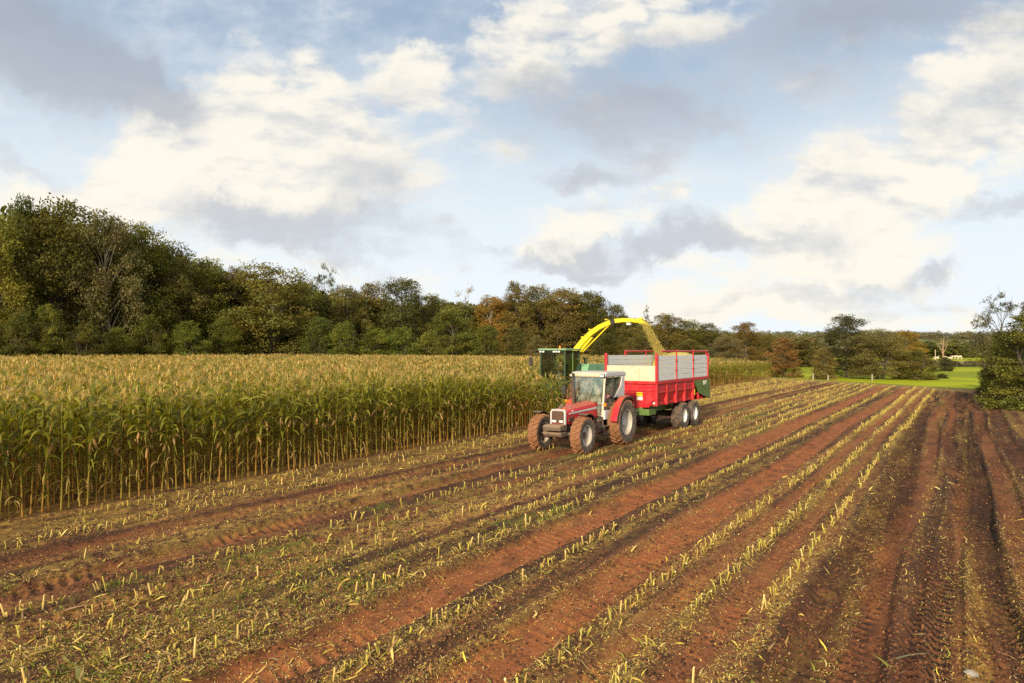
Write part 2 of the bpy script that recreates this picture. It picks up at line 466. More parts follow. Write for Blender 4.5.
def micro(u, c):
    inside = sstep(4.4, 3.2, c) * sstep(-20.5, -19.6, c) * sstep(0, -1.5, u - field_end(c))
    z = 0.05 * (fbm(u * 0.7, c * 0.9, 3, 3) - 0.5) + 0.055 * (fbm(u * 3.3, c * 4.6, 9, 3) - 0.5) + 0.035 * (fbm(u * 12, c * 14, 21, 2) - 0.5)
    lugs = np.zeros_like(z)
    for k, (c0, hw, dep, lug, red) in enumerate(TRACKS):
        w = drift(u, k, c0)
        dep = dep * (1.55 if c0 > -2 else 1.1)
        d = np.abs(c - c0 - w)
        m = sstep(hw * 1.25, hw * 0.8, d)
        sh = np.exp(-((d - hw * 1.45) / (hw * 0.35)) ** 2)
        z = z * (1 - 0.75 * m) - dep * m + 0.45 * dep * sh
        ph = u / 0.21 + np.where(c - c0 - w > 0, 1, -1) * d * 1.6 + 0.25 * vnoise(u * 1.5, c * 2, 44 + k)
        lugm = m * lug * np.maximum(sstep(0.35, 0.7, vnoise(u / 1.6, c * 1.2 + k * 7.3, 70)), 0.8 if lug > 0.8 else 0.0)
        lugs = np.maximum(lugs, lugm * sstep(0.15, 0.85, np.sin(2 * PI * ph)))
    z = z + 0.070 * lugs * (0.55 + 0.9 * vnoise(u * 2.1, c * 4.0, 77))
    for r0 in ROWS:
        z = z + 0.022 * np.exp(-((c - r0) / 0.14) ** 2)
    return z * inside
def red_mask(u, c):
    out = np.zeros_like(u * c)
    for k, (c0, hw, dep, lug, red) in enumerate(TRACKS):
        d = np.abs(c - c0 - drift(u, k, c0)) + 0.14 * (fbm(u * 1.6, c * 3, 90 + k, 3) - 0.5)
        out = np.maximum(out, red * sstep(hw * 1.35, hw * 0.75, d))
    return out
def row_mask(u, c):
    out = np.zeros_like(u * c)
    for r0 in ROWS:
        out = np.maximum(out, np.exp(-((c - r0 + 0.16 * (vnoise(u * 1.1, c * 0 + r0, 8) - 0.5)) / 0.17) ** 2))
    return out
def ground_z(x, y):
    u, c = xy2uc(x, y)
    return terr(x, y) + micro(u, c)

def lerp3(a, b, f):
    return a * (1 - f[..., None]) + np.array(b, dtype=np.float32) * f[..., None]

def build_ground():
    us = [2.0]
    while us[-1] < 93: us.append(us[-1] + max(0.030, 0.0036 * us[-1]))
    while us[-1] < 9000: us.append(us[-1] * 1.028)
    us = [-2000, -300, -60, -20, -6, 0] + us
    cs = list(np.arange(-20.4, 4.6, 0.036))
    right = [cs[-1] + 0.05]
    s = 0.06
    while right[-1] < 8000: right.append(right[-1] + s); s = max(s * 1.06, 0.02 * right[-1])
    left = [cs[0] - 0.05]; s = 0.06
    while left[-1] > -8000: left.append(left[-1] - s); s = max(s * 1.06, 0.02 * -left[-1])
    us = np.array(us); cs = np.array(left[::-1] + cs + right)
    U, C = np.meshgrid(us, cs, indexing='ij')
    X, Y = uc2xy(U, C)
    Z = terr(X, Y) + micro(U, C)
    # ---- colours of the soil, the straw and the grass
    n1 = fbm(U * 0.5, C * 0.9, 31, 4); n2 = fbm(U * 4, C * 5, 33, 3); n3 = fbm(U * 18, C * 20, 35, 2)
    col = np.zeros(U.shape + (3,), np.float32) + np.array((0.054, 0.026, 0.016), np.float32)
    col = lerp3(col, (0.132, 0.054, 0.026), sstep(0.40, 0.70, 0.5 * n1 + 0.5 * n2))
    col = lerp3(col, (0.050, 0.024, 0.016), 0.8 * sstep(0.52, 0.7, n3))
    streak = fbm(U * 0.07 + 3, C * 2.3, 131, 3); streak2 = fbm(U * 0.11, C * 4.6, 133, 3)
    col = lerp3(col, (0.205, 0.080, 0.036), 0.7 * sstep(0.50, 0.66, streak) * (1 - 0.5 * sstep(-2.2, -1.6, C)))
    col = lerp3(col, (0.046, 0.023, 0.015), 0.8 * sstep(0.52, 0.66, streak2))
    rm = red_mask(U, C)
    col = lerp3(col, (0.285, 0.098, 0.036), rm * (1 - 0.35 * sstep(-2.2, -1.6, C)) * (0.55 + 0.45 * sstep(0.3, 0.6, n2)))
    rows = row_mask(U, C)
    far = sstep(14, 45, U)
    lit = (0.35 * sstep(0.42, 0.66, fbm(U * 0.8, C * 2.6, 51, 4)) + 0.5 * sstep(0.46, 0.62, fbm(U * 0.09, C * 3.1, 135, 3))) * 0.7 + rows * (0.35 + 0.5 * far)
    lit = lit * (1 - 0.75 * rm) * sstep(0.30, 0.55, fbm(U * 9, C * 11, 53, 3) + 0.18 * far)
    edge = sstep(-13.4, -15.6, C) * (0.35 + 0.4 * n1) * (0.3 + 0.7 * sstep(0.35, 0.6, n2))
    col = lerp3(col, (0.50, 0.33, 0.07), np.clip(lit * 0.5 + edge * 0.35, 0, 0.7))
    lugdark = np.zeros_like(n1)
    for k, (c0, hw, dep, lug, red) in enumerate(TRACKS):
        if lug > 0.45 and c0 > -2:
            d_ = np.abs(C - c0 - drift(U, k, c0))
            ph = U / 0.21 + np.where(C - c0 - drift(U, k, c0) > 0, 1, -1) * d_ * 1.6 + 0.25 * vnoise(U * 1.5, C * 2, 44 + k)
            groove_shade = sstep(0.2, -0.3, np.sin(2 * PI * ph)) * sstep(hw * 1.3, hw * 0.8, d_) * sstep(0.25, 0.55, fbm(U * 1.2, C * 2.5, 177 + k, 3))      # shade in the grooves between tread prints, painted dark into the soil colour
            col = lerp3(col, (0.026, 0.014, 0.010), groove_shade)
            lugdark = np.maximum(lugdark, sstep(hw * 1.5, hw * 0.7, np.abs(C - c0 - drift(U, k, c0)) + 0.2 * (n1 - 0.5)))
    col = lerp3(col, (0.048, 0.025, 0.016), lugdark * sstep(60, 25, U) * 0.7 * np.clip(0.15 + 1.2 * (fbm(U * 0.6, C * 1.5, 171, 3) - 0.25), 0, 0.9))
    gm = sstep(0.56, 0.70, fbm(U * 0.55, C * 1.1, 61, 4)) * sstep(-6.7, -7.4, C) * sstep(-12.5, -11, C)
    col = lerp3(col, (0.085, 0.125, 0.02), gm * (1 - rm) * 0.55 * sstep(0.35, 0.6, n2))
    headland = sstep(-7, -1.0, U - field_end(C))
    col = lerp3(col, (0.30, 0.22, 0.07), headland * 0.65 * (0.5 + n1 * 0.7))
    # ---- beyond the field
    out_r = np.maximum(sstep(0, 1.2, U - field_end(C) + 1.5 * (n1 - 0.5)), sstep(2.9, 3.7, C + 0.8 * (n1 - 0.5)))
    wy = wood_y(px_of(X, np.maximum(Y, 1)))
    wb = 60 * (fbm(X / 90, Y / 90, 71, 2) - 0.5)
    g = np.zeros(U.shape + (3,), np.float32) + np.array((0.31, 0.34, 0.004), np.float32)
    g = lerp3(g, (0.20, 0.24, 0.006), sstep(0.4, 0.65, fbm(X / 9, Y / 9, 73, 3)))
    g = lerp3(g, (0.06, 0.10, 0.015), sstep(4.5, 0, U - field_end(C)) * 0.8)
    g = lerp3(g, (0.30, 0.22, 0.09), sstep(163, 168, Y) * sstep(238, 230, Y + wb * 0.1))
    g = lerp3(g, (0.09, 0.075, 0.035), sstep(305, 330, Y + wb * 0.3))
    hillfield = sstep(636, 645, Y + wb * 0.1) * sstep(768, 760, Y) * sstep(.585, .60, X / np.maximum(Y, 1)) * sstep(.685, .67, X / np.maximum(Y, 1))
    g = lerp3(g, (0.15, 0.21, 0.04), hillfield)
    col = lerp3(col, (0, 0, 0), out_r) + g * out_r[..., None]
    nu, nc = U.shape
    idx = np.arange(nu * nc).reshape(nu, nc)
    Q = np.stack([idx[:-1, :-1], idx[:-1, 1:], idx[1:, 1:], idx[1:, :-1]], -1).reshape(-1, 4)[:, ::-1]
    V = np.stack([X, Y, Z], -1).reshape(-1, 3)
    m, t = mat_new('field_soil')
    p = t.n('ShaderNodeBsdfPrincipled'); o = t.n('ShaderNodeOutputMaterial')
    at = t.n('ShaderNodeAttribute', attribute_name='col')
    geo = t.n('ShaderNodeNewGeometry')
    a = t.noise(geo.outputs['Position'], 22.0, 6.0, 0.7)
    b = t.noise(geo.outputs['Position'], 95.0, 3.0, 0.6)
    k = t.math('ADD', t.smooth(a.outputs['Fac'], 0.3, 0.72, 0.60, 1.30), t.smooth(b.outputs['Fac'], 0.3, 0.7, -0.18, 0.18))
    g1 = t.n('ShaderNodeCombineColor')
    for i in range(3): t.link(k, g1.inputs[i])
    t.link(t.mix(1.0, at.outputs['Color'], g1.outputs[0], 'MULTIPLY'), p.inputs['Base Color'])
    p.inputs['Roughness'].default_value = 0.92; p.inputs['Specular IOR Level'].default_value = 0.15
    bp = t.n('ShaderNodeBump'); bp.inputs['Strength'].default_value = 0.9; bp.inputs['Distance'].default_value = 0.03
    t.link(a.outputs['Fac'], bp.inputs['Height']); t.link(bp.outputs[0], p.inputs['Normal'])
    t.link(p.outputs[0], o.inputs[0])
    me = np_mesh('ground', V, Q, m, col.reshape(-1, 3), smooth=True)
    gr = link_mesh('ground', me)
    tag(gr, kind='structure')
build_ground()

# ------------------------------------------------------------------ trees
def rand_rot(rng, n, up=0.0):
    """n random orientations as (tangent, bitangent); UP biases the faces to look upwards"""
    nrm = rng.normal(size=(n, 3)); nrm[:, 2] = np.abs(nrm[:, 2]) + up
    nrm /= np.linalg.norm(nrm, axis=1)[:, None]
    r = rng.normal(size=(n, 3))
    a = np.cross(nrm, r); a /= np.linalg.norm(a, axis=1)[:, None]
    return a, np.cross(nrm, a)
def leaf_quads(rng, P, size, up=0.3, aspect=0.62):
    n = len(P)
    a, b = rand_rot(rng, n, up)
    s = (size * rng.uniform(0.6, 1.35, n))[:, None]
    a = a * s * 0.5; b = b * s * 0.5 * aspect
    V = np.stack([P - a, P - b * 1.0 + a * 0.1, P + a, P + b + a * 0.1], 1).reshape(-1, 3)
    Q = np.arange(4 * n).reshape(n, 4)
    return V, Q
def tree_protos(seed, shape='round', clumps=34, leaves=12000, leaf=0.42, spread=0.30, base=0.22, sparse=0.0, multi=1, twigs=0, colvar=0.24, hue=0.11, H=20.0, RAD=7.0):
    """(wood mesh, crown mesh) of a tree 20 m high with a crown 7 m in radius"""
    rng = np.random.default_rng(seed)
    cz0 = base * H
    cen = []
    tries = 0
    while len(cen) < clumps and tries < 6000:
        tries += 1
        t = rng.uniform(0, 1)
        z = cz0 + t * (H * 0.965 - cz0)
        if shape == 'round': rr = math.sqrt(max(0.0, 1 - (2 * (t ** 0.85) - 0.95) ** 2 / 1.12))
        elif shape == 'dome': rr = math.sqrt(max(0.0, 1 - t ** 2.6)) * (0.82 + 0.18 * t)
        elif shape == 'tall': rr = 0.9 * math.sqrt(max(0.0, 1 - (2 * t - 0.85) ** 2 / 1.35))
        elif shape == 'cone': rr = 1.0 - 0.97 * t
        else: rr = math.sqrt(max(0.0, 1 - t ** 1.8))
        a = rng.uniform(0, 2 * PI)
        f = rng.uniform(0.35, 1.0) ** 0.6
        lump = 0.80 + 0.42 * (vnoise(np.array([a * 1.3 + seed]), np.array([z * 0.22]), seed)[0])
        r = RAD * rr * f * lump * 0.86
        p = np.array((r * math.cos(a), r * math.sin(a), z))
        if any(np.linalg.norm((p - q) * (1, 1, 1.2)) < RAD * spread * 0.62 for q in cen): continue
        cen.append(p)
    cen = np.array(cen)
    # --- wood
    bm = BM()
    stems = []
    for k in range(multi):
        a = 2 * PI * k / max(multi, 1) + rng.uniform(0, 1)
        off = np.array((math.cos(a), math.sin(a), 0)) * (0.5 if multi > 1 else 0.0)
        lean = np.array((math.cos(a), math.sin(a), 0)) * (RAD * 0.45 if multi > 1 else 0.0)
        top = H * (0.8 if shape != 'cone' else 0.97)
        pts = []
        for i in range(7):
            t = i / 6
            j = rng.normal(size=3) * 0.22 * (i > 0)
            pts.append(off + lean * t ** 1.3 + np.array((j[0], j[1], t * top)))
        rad0 = 0.42 / math.sqrt(multi)
        tube(bm, pts, [rad0 * (1.25 - 0.25 * min(1, 6 * i / 6)) * (1 - 0.86 * i / 6) + 0.02 for i in range(7)], 8)
        stems.append(pts)
    order = rng.permutation(len(cen))
    for ii in order[:int(len(cen) * 0.9)]:
        c = cen[ii]
        pts = stems[rng.integers(len(stems))]
        zt = max(0.12 * H, c[2] - rng.uniform(0.12, 0.3) * H * (0.4 if shape == 'cone' else 1))
        tt = min(zt / (H * 0.8), 0.98) * 6; i = int(tt)
        p0 = pts[i] * (1 - (tt - i)) + pts[min(i + 1, 6)] * (tt - i)
        mid = (p0 + c) / 2 + np.array((0, 0, rng.uniform(-0.3, 0.9)))
        r = 0.13 * (1 - 0.5 * c[2] / H)
        tube(bm, [p0, mid, c], [r, r * 0.6, r * 0.25], 5, cap=False)
        for q in range(twigs):
            e = c + rng.normal(size=3) * RAD * spread * 0.55 * np.array((1, 1, 0.8)) + np.array((0, 0, 0.6))
            m2 = (c + e) / 2 + rng.normal(size=3) * 0.2
            tube(bm, [c * 0.8 + mid * 0.2, m2, e], [0.05, 0.035, 0.015], 3, cap=False)
    wood = bpy.data.meshes.new('trunk'); bm.to_mesh(wood); bm.free()
    # --- leaves
    per = rng.uniform(0.5, 1.5, len(cen)); per = per / per.sum() * leaves
    P = []; Cc = []
    for c, k in zip(cen, per):
        k = max(4, int(k))
        rs = RAD * spread * rng.uniform(0.75, 1.25)
        # sprays: several small flat bunches within each clump
        nb = max(2, k // 26)
        bc = rng.normal(size=(nb, 3)); bc /= np.linalg.norm(bc, axis=1)[:, None]
        bc *= (rng.uniform(0.3, 1.0, (nb, 1)) ** 0.5) * rs
        bc *= np.array((1, 1, 0.72))
        which = rng.integers(nb, size=k)
        d = rng.normal(size=(k, 3)) * np.array((0.26, 0.26, 0.15)) * rs
        P.append(c + bc[which] + d)
        tone = 1.0 + colvar * rng.normal() * 0.6
        tb = 1.0 + colvar * 0.6 * rng.normal(size=nb)
        h = hue * rng.normal() * 0.5
        hb = h + hue * 0.5 * rng.normal(size=nb)
        b = np.clip(tone * tb[which] * (1 + 0.16 * rng.normal(size=k)), 0.35, 2.2)
        Cc.append(np.stack([b * (1 + hb[which]), b, b * (1 - 0.4 * hb[which])], 1))
    P = np.concatenate(P); Cc = np.clip(np.concatenate(Cc), 0.15, 2.6)
    r98 = np.quantile(np.hypot(P[:, 0], P[:, 1]), 0.95); z98 = np.quantile(P[:, 2], 0.992)
    P = P * np.array((RAD / r98, RAD / r98, H / z98))          # so that a crown is as wide and as high as asked for
    wv = np.array([v.co for v in wood.vertices]) * np.array((RAD / r98 if multi > 1 else 1.0, RAD / r98 if multi > 1 else 1.0, H / z98))
    wv[:, :2] = np.where((np.hypot(wv[:, 0], wv[:, 1]) > 0.9)[:, None], wv[:, :2] * (1 if multi > 1 else RAD / r98), wv[:, :2])
    wood.vertices.foreach_set('co', wv.astype(np.float32).ravel())
    keep = P[:, 2] > 0.15
    P = P[keep]; Cc = Cc[keep]
    if sparse > 0:
        keep = rng.uniform(size=len(P)) > sparse
        P = P[keep]; Cc = Cc[keep]
    V, Q = leaf_quads(rng, P, leaf * 0.92)
    crown = np_mesh('crown', V, Q, M['leaf'], np.repeat(Cc, 4, 0))
    return wood, crown, (V, Q, np.repeat(Cc, 4, 0))
PROTO = {
    'dome': tree_protos(1, 'dome', 62, 26000, 0.40, 0.27, 0.12),
    'round': tree_protos(2, 'round', 56, 22000, 0.40, 0.28, 0.08),
    'tall': tree_protos(3, 'tall', 54, 21000, 0.42, 0.27, 0.08),
    'oak': tree_protos(4, 'dome', 70, 27000, 0.38, 0.25, 0.03, colvar=0.36),
    'airy': tree_protos(5, 'round', 40, 6500, 0.34, 0.22, 0.25, twigs=8),
    'thin': tree_protos(6, 'tall', 50, 15000, 0.36, 0.25, 0.16, twigs=4),
    'bare': tree_protos(7, 'dome', 40, 700, 0.32, 0.22, 0.35, twigs=12),
    'conifer': tree_protos(8, 'cone', 60, 6500, 0.34, 0.16, 0.12),
    'willow': tree_protos(9, 'dome', 70, 30000, 0.36, 0.27, 0.10, multi=5, twigs=3, colvar=0.22),
    'shrub': tree_protos(10, 'bush', 56, 22000, 0.46, 0.32, 0.0, multi=5),
    'bushy': tree_protos(11, 'bush', 64, 24000, 0.44, 0.29, 0.0, multi=6, colvar=0.34),
}
RNG = random.Random(7)
def tree(name, label, px, top, hw, Y, kind, col, cat='tree', group=None, bark='bark', zbase=None):
    x = (px - 512) / F_PX * Y
    zb = float(terr(np.array([x]), np.array([Y]))[0]) if zbase is None else zbase
    h = H_CAM + (350 - top) / F_PX * Y - zb
    w = hw / F_PX * Y
    t = thing(name, label, cat, (x, Y, zb - 0.1), RNG.uniform(0, 6.28), group)
    sx = w / 7.0; sz = h / 20.0
    t.scale = (sx, sx, sz)
    wood, crown, _ = PROTO[kind]
    if not wood.materials: wood.materials.append(M[bark])
    tr = link_mesh('trunk', wood, t)
    if bark != 'bark':
        tr.material_slots[0].link = 'OBJECT'; tr.material_slots[0].material = M[bark]
    cr = link_mesh('crown', crown, t)
    k = 1.0 if col in (DK, OL, RU, YO, BR, GB, GR, GO) else 1.55
    kr = 1.0 if col[0] > col[1] else 1.16
    k *= 1.22
    cr.color = (col[0] * k * kr, col[1] * k * 1.07, col[2] * k, 1)
    return t
DK = (0.072, 0.074, 0.016); OL = (0.112, 0.108, 0.020); RU = (0.138, 0.100, 0.027); YO = (0.155, 0.135, 0.022); BR = (0.130, 0.106, 0.030); GB = (0.125, 0.098, 0.048); GR = (0.085, 0.11, 0.015); GO = (0.150, 0.128, 0.030)
WOOD = 'trees along the edge of the wood'
for a in [
    ('deciduous_tree', 'olive and yellow leaved tree cut off by the left border of the photo', -8, 222, 34, 76, 'round', YO),
    ('deciduous_tree', 'narrow tall green tree forming the highest point of the wood', 20, 201, 22, 80, 'tall', (0.05, 0.058, 0.012)),
    ('deciduous_tree', 'very broad domed dark green tree, largest crown of the wood', 60, 206, 44, 83, 'dome', DK),
    ('deciduous_tree', 'thin grey brown tree with pale twin trunk beside the broadest dark dome', 106, 216, 30, 84, 'round', (0.075, 0.062, 0.025)),
    ('deciduous_tree', 'dark olive tree on the slope of the wood below the pale trunked tree', 141, 228, 30, 90, 'dome', OL),
    ('deciduous_tree', 'spiky topped brownish olive tree halfway down the left slope of the wood', 172, 246, 27, 94, 'round', (0.085, 0.07, 0.02)),
    ('deciduous_tree', 'dull green tree with a wavy top between spiky tree and purple brown tree', 206, 261, 26, 98, 'dome', OL),
    ('deciduous_tree', 'slim purple brown half bare tree left of the golden olive oak', 236, 269, 18, 108, 'tall', (0.075, 0.05, 0.035)),
    ('oak_tree', 'wide golden olive oak leafed down to the maize', 272, 267, 40, 100, 'oak', GO),
    ('deciduous_tree', 'small green tree tucked behind the right shoulder of the golden oak', 306, 282, 18, 112, 'round', OL),
    ('deciduous_tree', 'feathery see through tree standing above its neighbours right of golden oak', 325, 266, 17, 124, 'airy', (0.05, 0.058, 0.02)),
    ('deciduous_tree', 'russet brown tree right of the feathery see through tree', 348, 288, 20, 114, 'round', BR),
    ('deciduous_tree', 'twiggy rust tinted tree left of the dark twin topped tree', 373, 284, 18, 124, 'round', RU),
    ('deciduous_tree', 'dark bushy twin topped tree rising over the green hedge bushes', 401, 280, 26, 118, 'round', (0.040, 0.046, 0.012)),
    ('deciduous_tree', 'low olive yellow tree right of the dark twin topped tree', 433, 296, 18, 126, 'round', (0.09, 0.075, 0.018)),
    ('deciduous_tree', 'bright green tree with drooping sunlit boughs in front of browner trees', 452, 309, 24, 118, 'oak', (0.085, 0.082, 0.018)),
    ('deciduous_tree', 'bare twiggy tree with a fan of grey branches above the wood', 468, 288, 15, 142, 'bare', BR),
    ('deciduous_tree', 'amber yellow topped tree right of the bare twiggy tree', 491, 297, 18, 138, 'round', (0.15, 0.085, 0.018)),
    ('deciduous_tree', 'ragged rust tree with sky showing through its narrow top', 516, 284, 17, 138, 'tall', RU),
    ('deciduous_tree', 'dark brown round tree between ragged rust tree and broad copper tree', 538, 287, 20, 142, 'round', BR),
    ('beech_tree', 'broad copper orange tree behind the green harvester cab', 563, 290, 27, 143, 'dome', (0.100, 0.072, 0.022)),
    ('deciduous_tree', 'blackish green tree behind the lower bend of the yellow spout', 590, 293, 23, 146, 'dome', DK),
    ('deciduous_tree', 'small airy dark tree framed under the arch of the yellow spout', 614, 305, 14, 150, 'round', DK),
    ('deciduous_tree', 'dull brown tree under the end of the yellow spout', 634, 320, 16, 142, 'round', BR),
    ('conifer_tree', 'small dark conifer spire poking up near the spout tip', 647, 307, 8, 160, 'conifer', DK),
    ('deciduous_tree', 'orange brown tree above the middle of the red trailer', 666, 315, 20, 150, 'round', RU),
    ('deciduous_tree', 'pale olive loose tree above the rear half of the trailer', 689, 321, 17, 156, 'round', OL),
    ('deciduous_tree', 'dark tree with yellowish tip above the rear end of the trailer', 709, 324, 14, 152, 'tall', (0.07, 0.06, 0.016)),
    ('deciduous_tree', 'round grey brown leafy dome standing behind the far maize strip', 727, 337, 17, 118, 'dome', (0.095, 0.072, 0.038)),
    ('deciduous_tree', 'dark orange tinged tree right of the grey brown dome', 746, 323, 16, 138, 'round', (0.095, 0.06, 0.018)),
    ('deciduous_tree', 'low brown tree at the right end of the wood', 767, 335, 14, 145, 'round', BR),
]:
    a = list(a); a[4] = a[4] * 1.12
    tree(*a, group=WOOD, bark='pale_bark' if 'pale twin' in a[1] or 'bare twiggy' in a[1] else 'bark')
EDGE = 'bushes along the foot of the wood'
for px, top, hw, Y, col, label in [
    (-14, 318, 22, 68, DK, 'dark bush at the foot of the wood cut by the left photo border'),
    (22, 312, 20, 74, (0.05, 0.055, 0.012), 'dark olive bush beneath the highest tree of the wood'),
    (48, 306, 18, 76, (0.085, 0.092, 0.016), 'lighter green bush under the broad dark dome tree'),
    (84, 322, 20, 76, DK, 'blackish bush between lighter green bush and pale trunked tree'),
    (118, 328, 18, 80, (0.065, 0.075, 0.013), 'green bush at the foot of the pale trunked tree'),
    (150, 316, 20, 84, OL, 'olive bush at the foot of the left slope of the wood'),
    (188, 322, 20, 86, (0.062, 0.078, 0.013), 'bright green low bush under the spiky topped tree'),
    (224, 318, 20, 92, OL, 'dull olive bush left of the golden oak'),
    (318, 318, 20, 98, (0.05, 0.064, 0.014), 'green bush right below the feathery see through tree'),
    (346, 322, 18, 96, (0.065, 0.08, 0.014), 'leftmost of the smooth green hedge bushes behind the maize'),
    (372, 327, 19, 98, (0.072, 0.085, 0.014), 'smooth green hedge bush under the twiggy rust tree'),
    (402, 328, 20, 100, (0.065, 0.084, 0.014), 'smooth green hedge bush under the dark twin topped tree'),
    (430, 331, 16, 102, (0.078, 0.085, 0.016), 'rightmost of the smooth green hedge bushes behind the maize'),
    (486, 326, 18, 112, OL, 'olive bush below the amber yellow topped tree'),
    (514, 328, 18, 114, (0.06, 0.06, 0.016), 'dim bush left of the harvester cab'),
    (538, 336, 13, 112, (0.105, 0.085, 0.032), 'pale brown bush directly behind the harvester cab roof'),
    (606, 334, 18, 124, DK, 'dark bush under the yellow spout arch'),
    (640, 336, 18, 124, BR, 'brown bush behind the falling stream of chopped maize'),
    (690, 340, 20, 126, BR, 'brown bush behind the rear of the trailer'),
]:
    tree('bush', label, px, top, hw, Y, 'bushy' if RNG.random() < 0.5 else 'shrub', col, 'bush', EDGE)
# trees and bushes at the far end of the field and along the right side
FAR = 'trees and bushes at the end of the stubble field'
tree('bush', 'reddish brown spreading bush at the far right corner of the maize', 783, 338, 17, 100, 'shrub', (0.135, 0.072, 0.026), 'bush', FAR)
tree('oak_tree', 'tall dark green tree towering over the group at the field end', 846, 316, 25, 98, 'round', (0.034, 0.036, 0.012), 'tree', FAR)
tree('bush', 'low reddish bush at the left foot of the tall dark tree', 824, 348, 13, 93, 'bushy', (0.120, 0.085, 0.028), 'bush', FAR)
tree('willow_tree', 'multi stemmed brownish olive willow right of the tall dark tree', 880, 330, 27, 94, 'willow', (0.105, 0.085, 0.030), 'tree', FAR)
tree('deciduous_tree', 'golden topped tree behind the multi stemmed willow', 906, 331, 17, 118, 'round', (0.15, 0.095, 0.018), 'tree', FAR)
tree('bush', 'rounded dark olive bush at the right end of the field end group', 917, 350, 20, 92, 'bushy', (0.085, 0.072, 0.018), 'bush', FAR)
tree('bush', 'small dark bush around the foot of the dead snag', 946, 357, 9, 128, 'shrub', (0.048, 0.042, 0.018), 'bush', FAR)
tree('bush', 'tiny low bush alone in the bright green grass', 942, 373, 7, 96, 'shrub', (0.045, 0.055, 0.014), 'bush', FAR)
tree('deciduous_tree', 'distant small rust tree left of the tall dark tree', 806, 338, 16, 190, 'round', (0.10, 0.06, 0.022), 'tree', FAR)
tree('deciduous_tree', 'distant orange brown tree between maize corner and tall dark tree', 790, 339, 14, 230, 'round', BR, 'tree', FAR)
RIGHT = 'trees and bushes along the right side of the field'
tree('deciduous_tree', 'slender airy tree with dark leaf tufts above the right hedge', 1000, 294, 24, 52, 'airy', (0.050, 0.044, 0.018), 'tree', RIGHT)
tree('deciduous_tree', 'second sparse leafed tree touching the right border of the photo', 1040, 292, 24, 54, 'airy', (0.052, 0.042, 0.018), 'tree', RIGHT)
tree('bush', 'big dense green bush filling the right border above the field', 1036, 306, 46, 41, 'bushy', (0.066, 0.072, 0.014), 'bush', RIGHT)
tree('bush', 'rounded olive bush in front of the slender airy tree', 1012, 332, 26, 46, 'shrub', (0.068, 0.066, 0.014), 'bush', RIGHT)
tree('bush', 'dark green bush at the far end of the right hedge', 1002, 338, 20, 54, 'bushy', (0.055, 0.056, 0.013), 'bush', RIGHT)
tree('bush', 'rusty brown small bush where the right hedge meets far fields', 992, 352, 9, 70, 'shrub', (0.06, 0.045, 0.016), 'bush', RIGHT)

def mass(name, placements, sub, leafscale=1.0):
    """a wood that reads as one mass: leaf and bough quads of many crowns in one object"""
    Vs, Qs, Cs, n = [], [], [], 0
    rng = np.random.default_rng(5)
    for (x, y, zb, w, h, kind, col) in placements:
        V, Q, C = PROTO[kind][2]
        col = (col[0] * 1.2, col[1] * 1.27, col[2] * 1.2)
        pick = np.sort(rng.permutation(len(Q))[:sub])
        v = V.reshape(-1, 4, 3)[pick]; c = C.reshape(-1, 4, 3)[pick]
        mid = v.mean(1, keepdims=True)
        v = (v - mid) * leafscale + mid
        a = rng.uniform(0, 2 * PI); ca, sa = math.cos(a), math.sin(a)
        v = v * np.array((w / 7, w / 7, h / 20))
        v = np.stack([v[..., 0] * ca - v[..., 1] * sa, v[..., 0] * sa + v[..., 1] * ca, v[..., 2]], -1) + np.array((x, y, zb - 0.2))
        Vs.append(v.reshape(-1, 3)); Cs.append((c * np.array(col)).reshape(-1, 3))
        k = len(pick); Qs.append(np.arange(4 * k).reshape(k, 4) + n); n += 4 * k
    o = link_mesh(name, np_mesh(name, np.concatenate(Vs), np.concatenate(Qs), M['leaf'], np.concatenate(Cs)))
    tag(o, kind='stuff')
    return o
rng = np.random.default_rng(12)
pl = []
for px in np.arange(-60, 800, 9.0):
    for k in range(2):
        p = px + rng.uniform(-4, 4)
        Y = float(wood_y(p)) + 9 + 8 * k + rng.uniform(-3, 3)
        x = (p - 512) / F_PX * Y
        topy = np.interp(p, [-60, 20, 90, 130, 200, 260, 345, 430, 500, 560, 615, 650, 700, 760, 800], [235, 222, 232, 248, 276, 288, 302, 310, 308, 305, 318, 330, 334, 341, 342])
        zb = float(terr(np.array([x]), np.array([Y]))[0])
        h = H_CAM + (350 - topy) / F_PX * Y - zb + rng.uniform(-0.2, 1.4)
        pl.append((x, Y, zb, rng.uniform(4.5, 6.5), max(4, h), ['dome', 'round', 'oak'][rng.integers(3)], [DK, OL, BR, DK, GB][rng.integers(5)]))
tag(mass('woodland', pl, 1900, 2.6), 'dim mass of trunks and leaves inside the wood behind its edge trees', 'woodland')
pl = []
for k in range(1500):
    Y = 310 * math.exp(rng.uniform(0, 1.35))
    x = (rng.uniform(620, 1090) - 512) / F_PX * Y
    if 470 < Y < 772 and .588 < x / Y < .682: continue
    if Y > 340 and Y < 540 and rng.uniform() < 0.25: continue
    zb = float(terr(np.array([x]), np.array([Y]))[0])
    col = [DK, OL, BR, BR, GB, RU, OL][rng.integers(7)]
    g_ = sum(col) / 3; col = tuple((v * 0.6 + g_ * 0.42) * 1.55 for v in col)  # greyed and lightened: the haze of distance is put into the leaf colour
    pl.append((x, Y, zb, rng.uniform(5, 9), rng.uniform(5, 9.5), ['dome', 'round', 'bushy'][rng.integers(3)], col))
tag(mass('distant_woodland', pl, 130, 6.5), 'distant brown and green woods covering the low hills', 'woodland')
pl = []
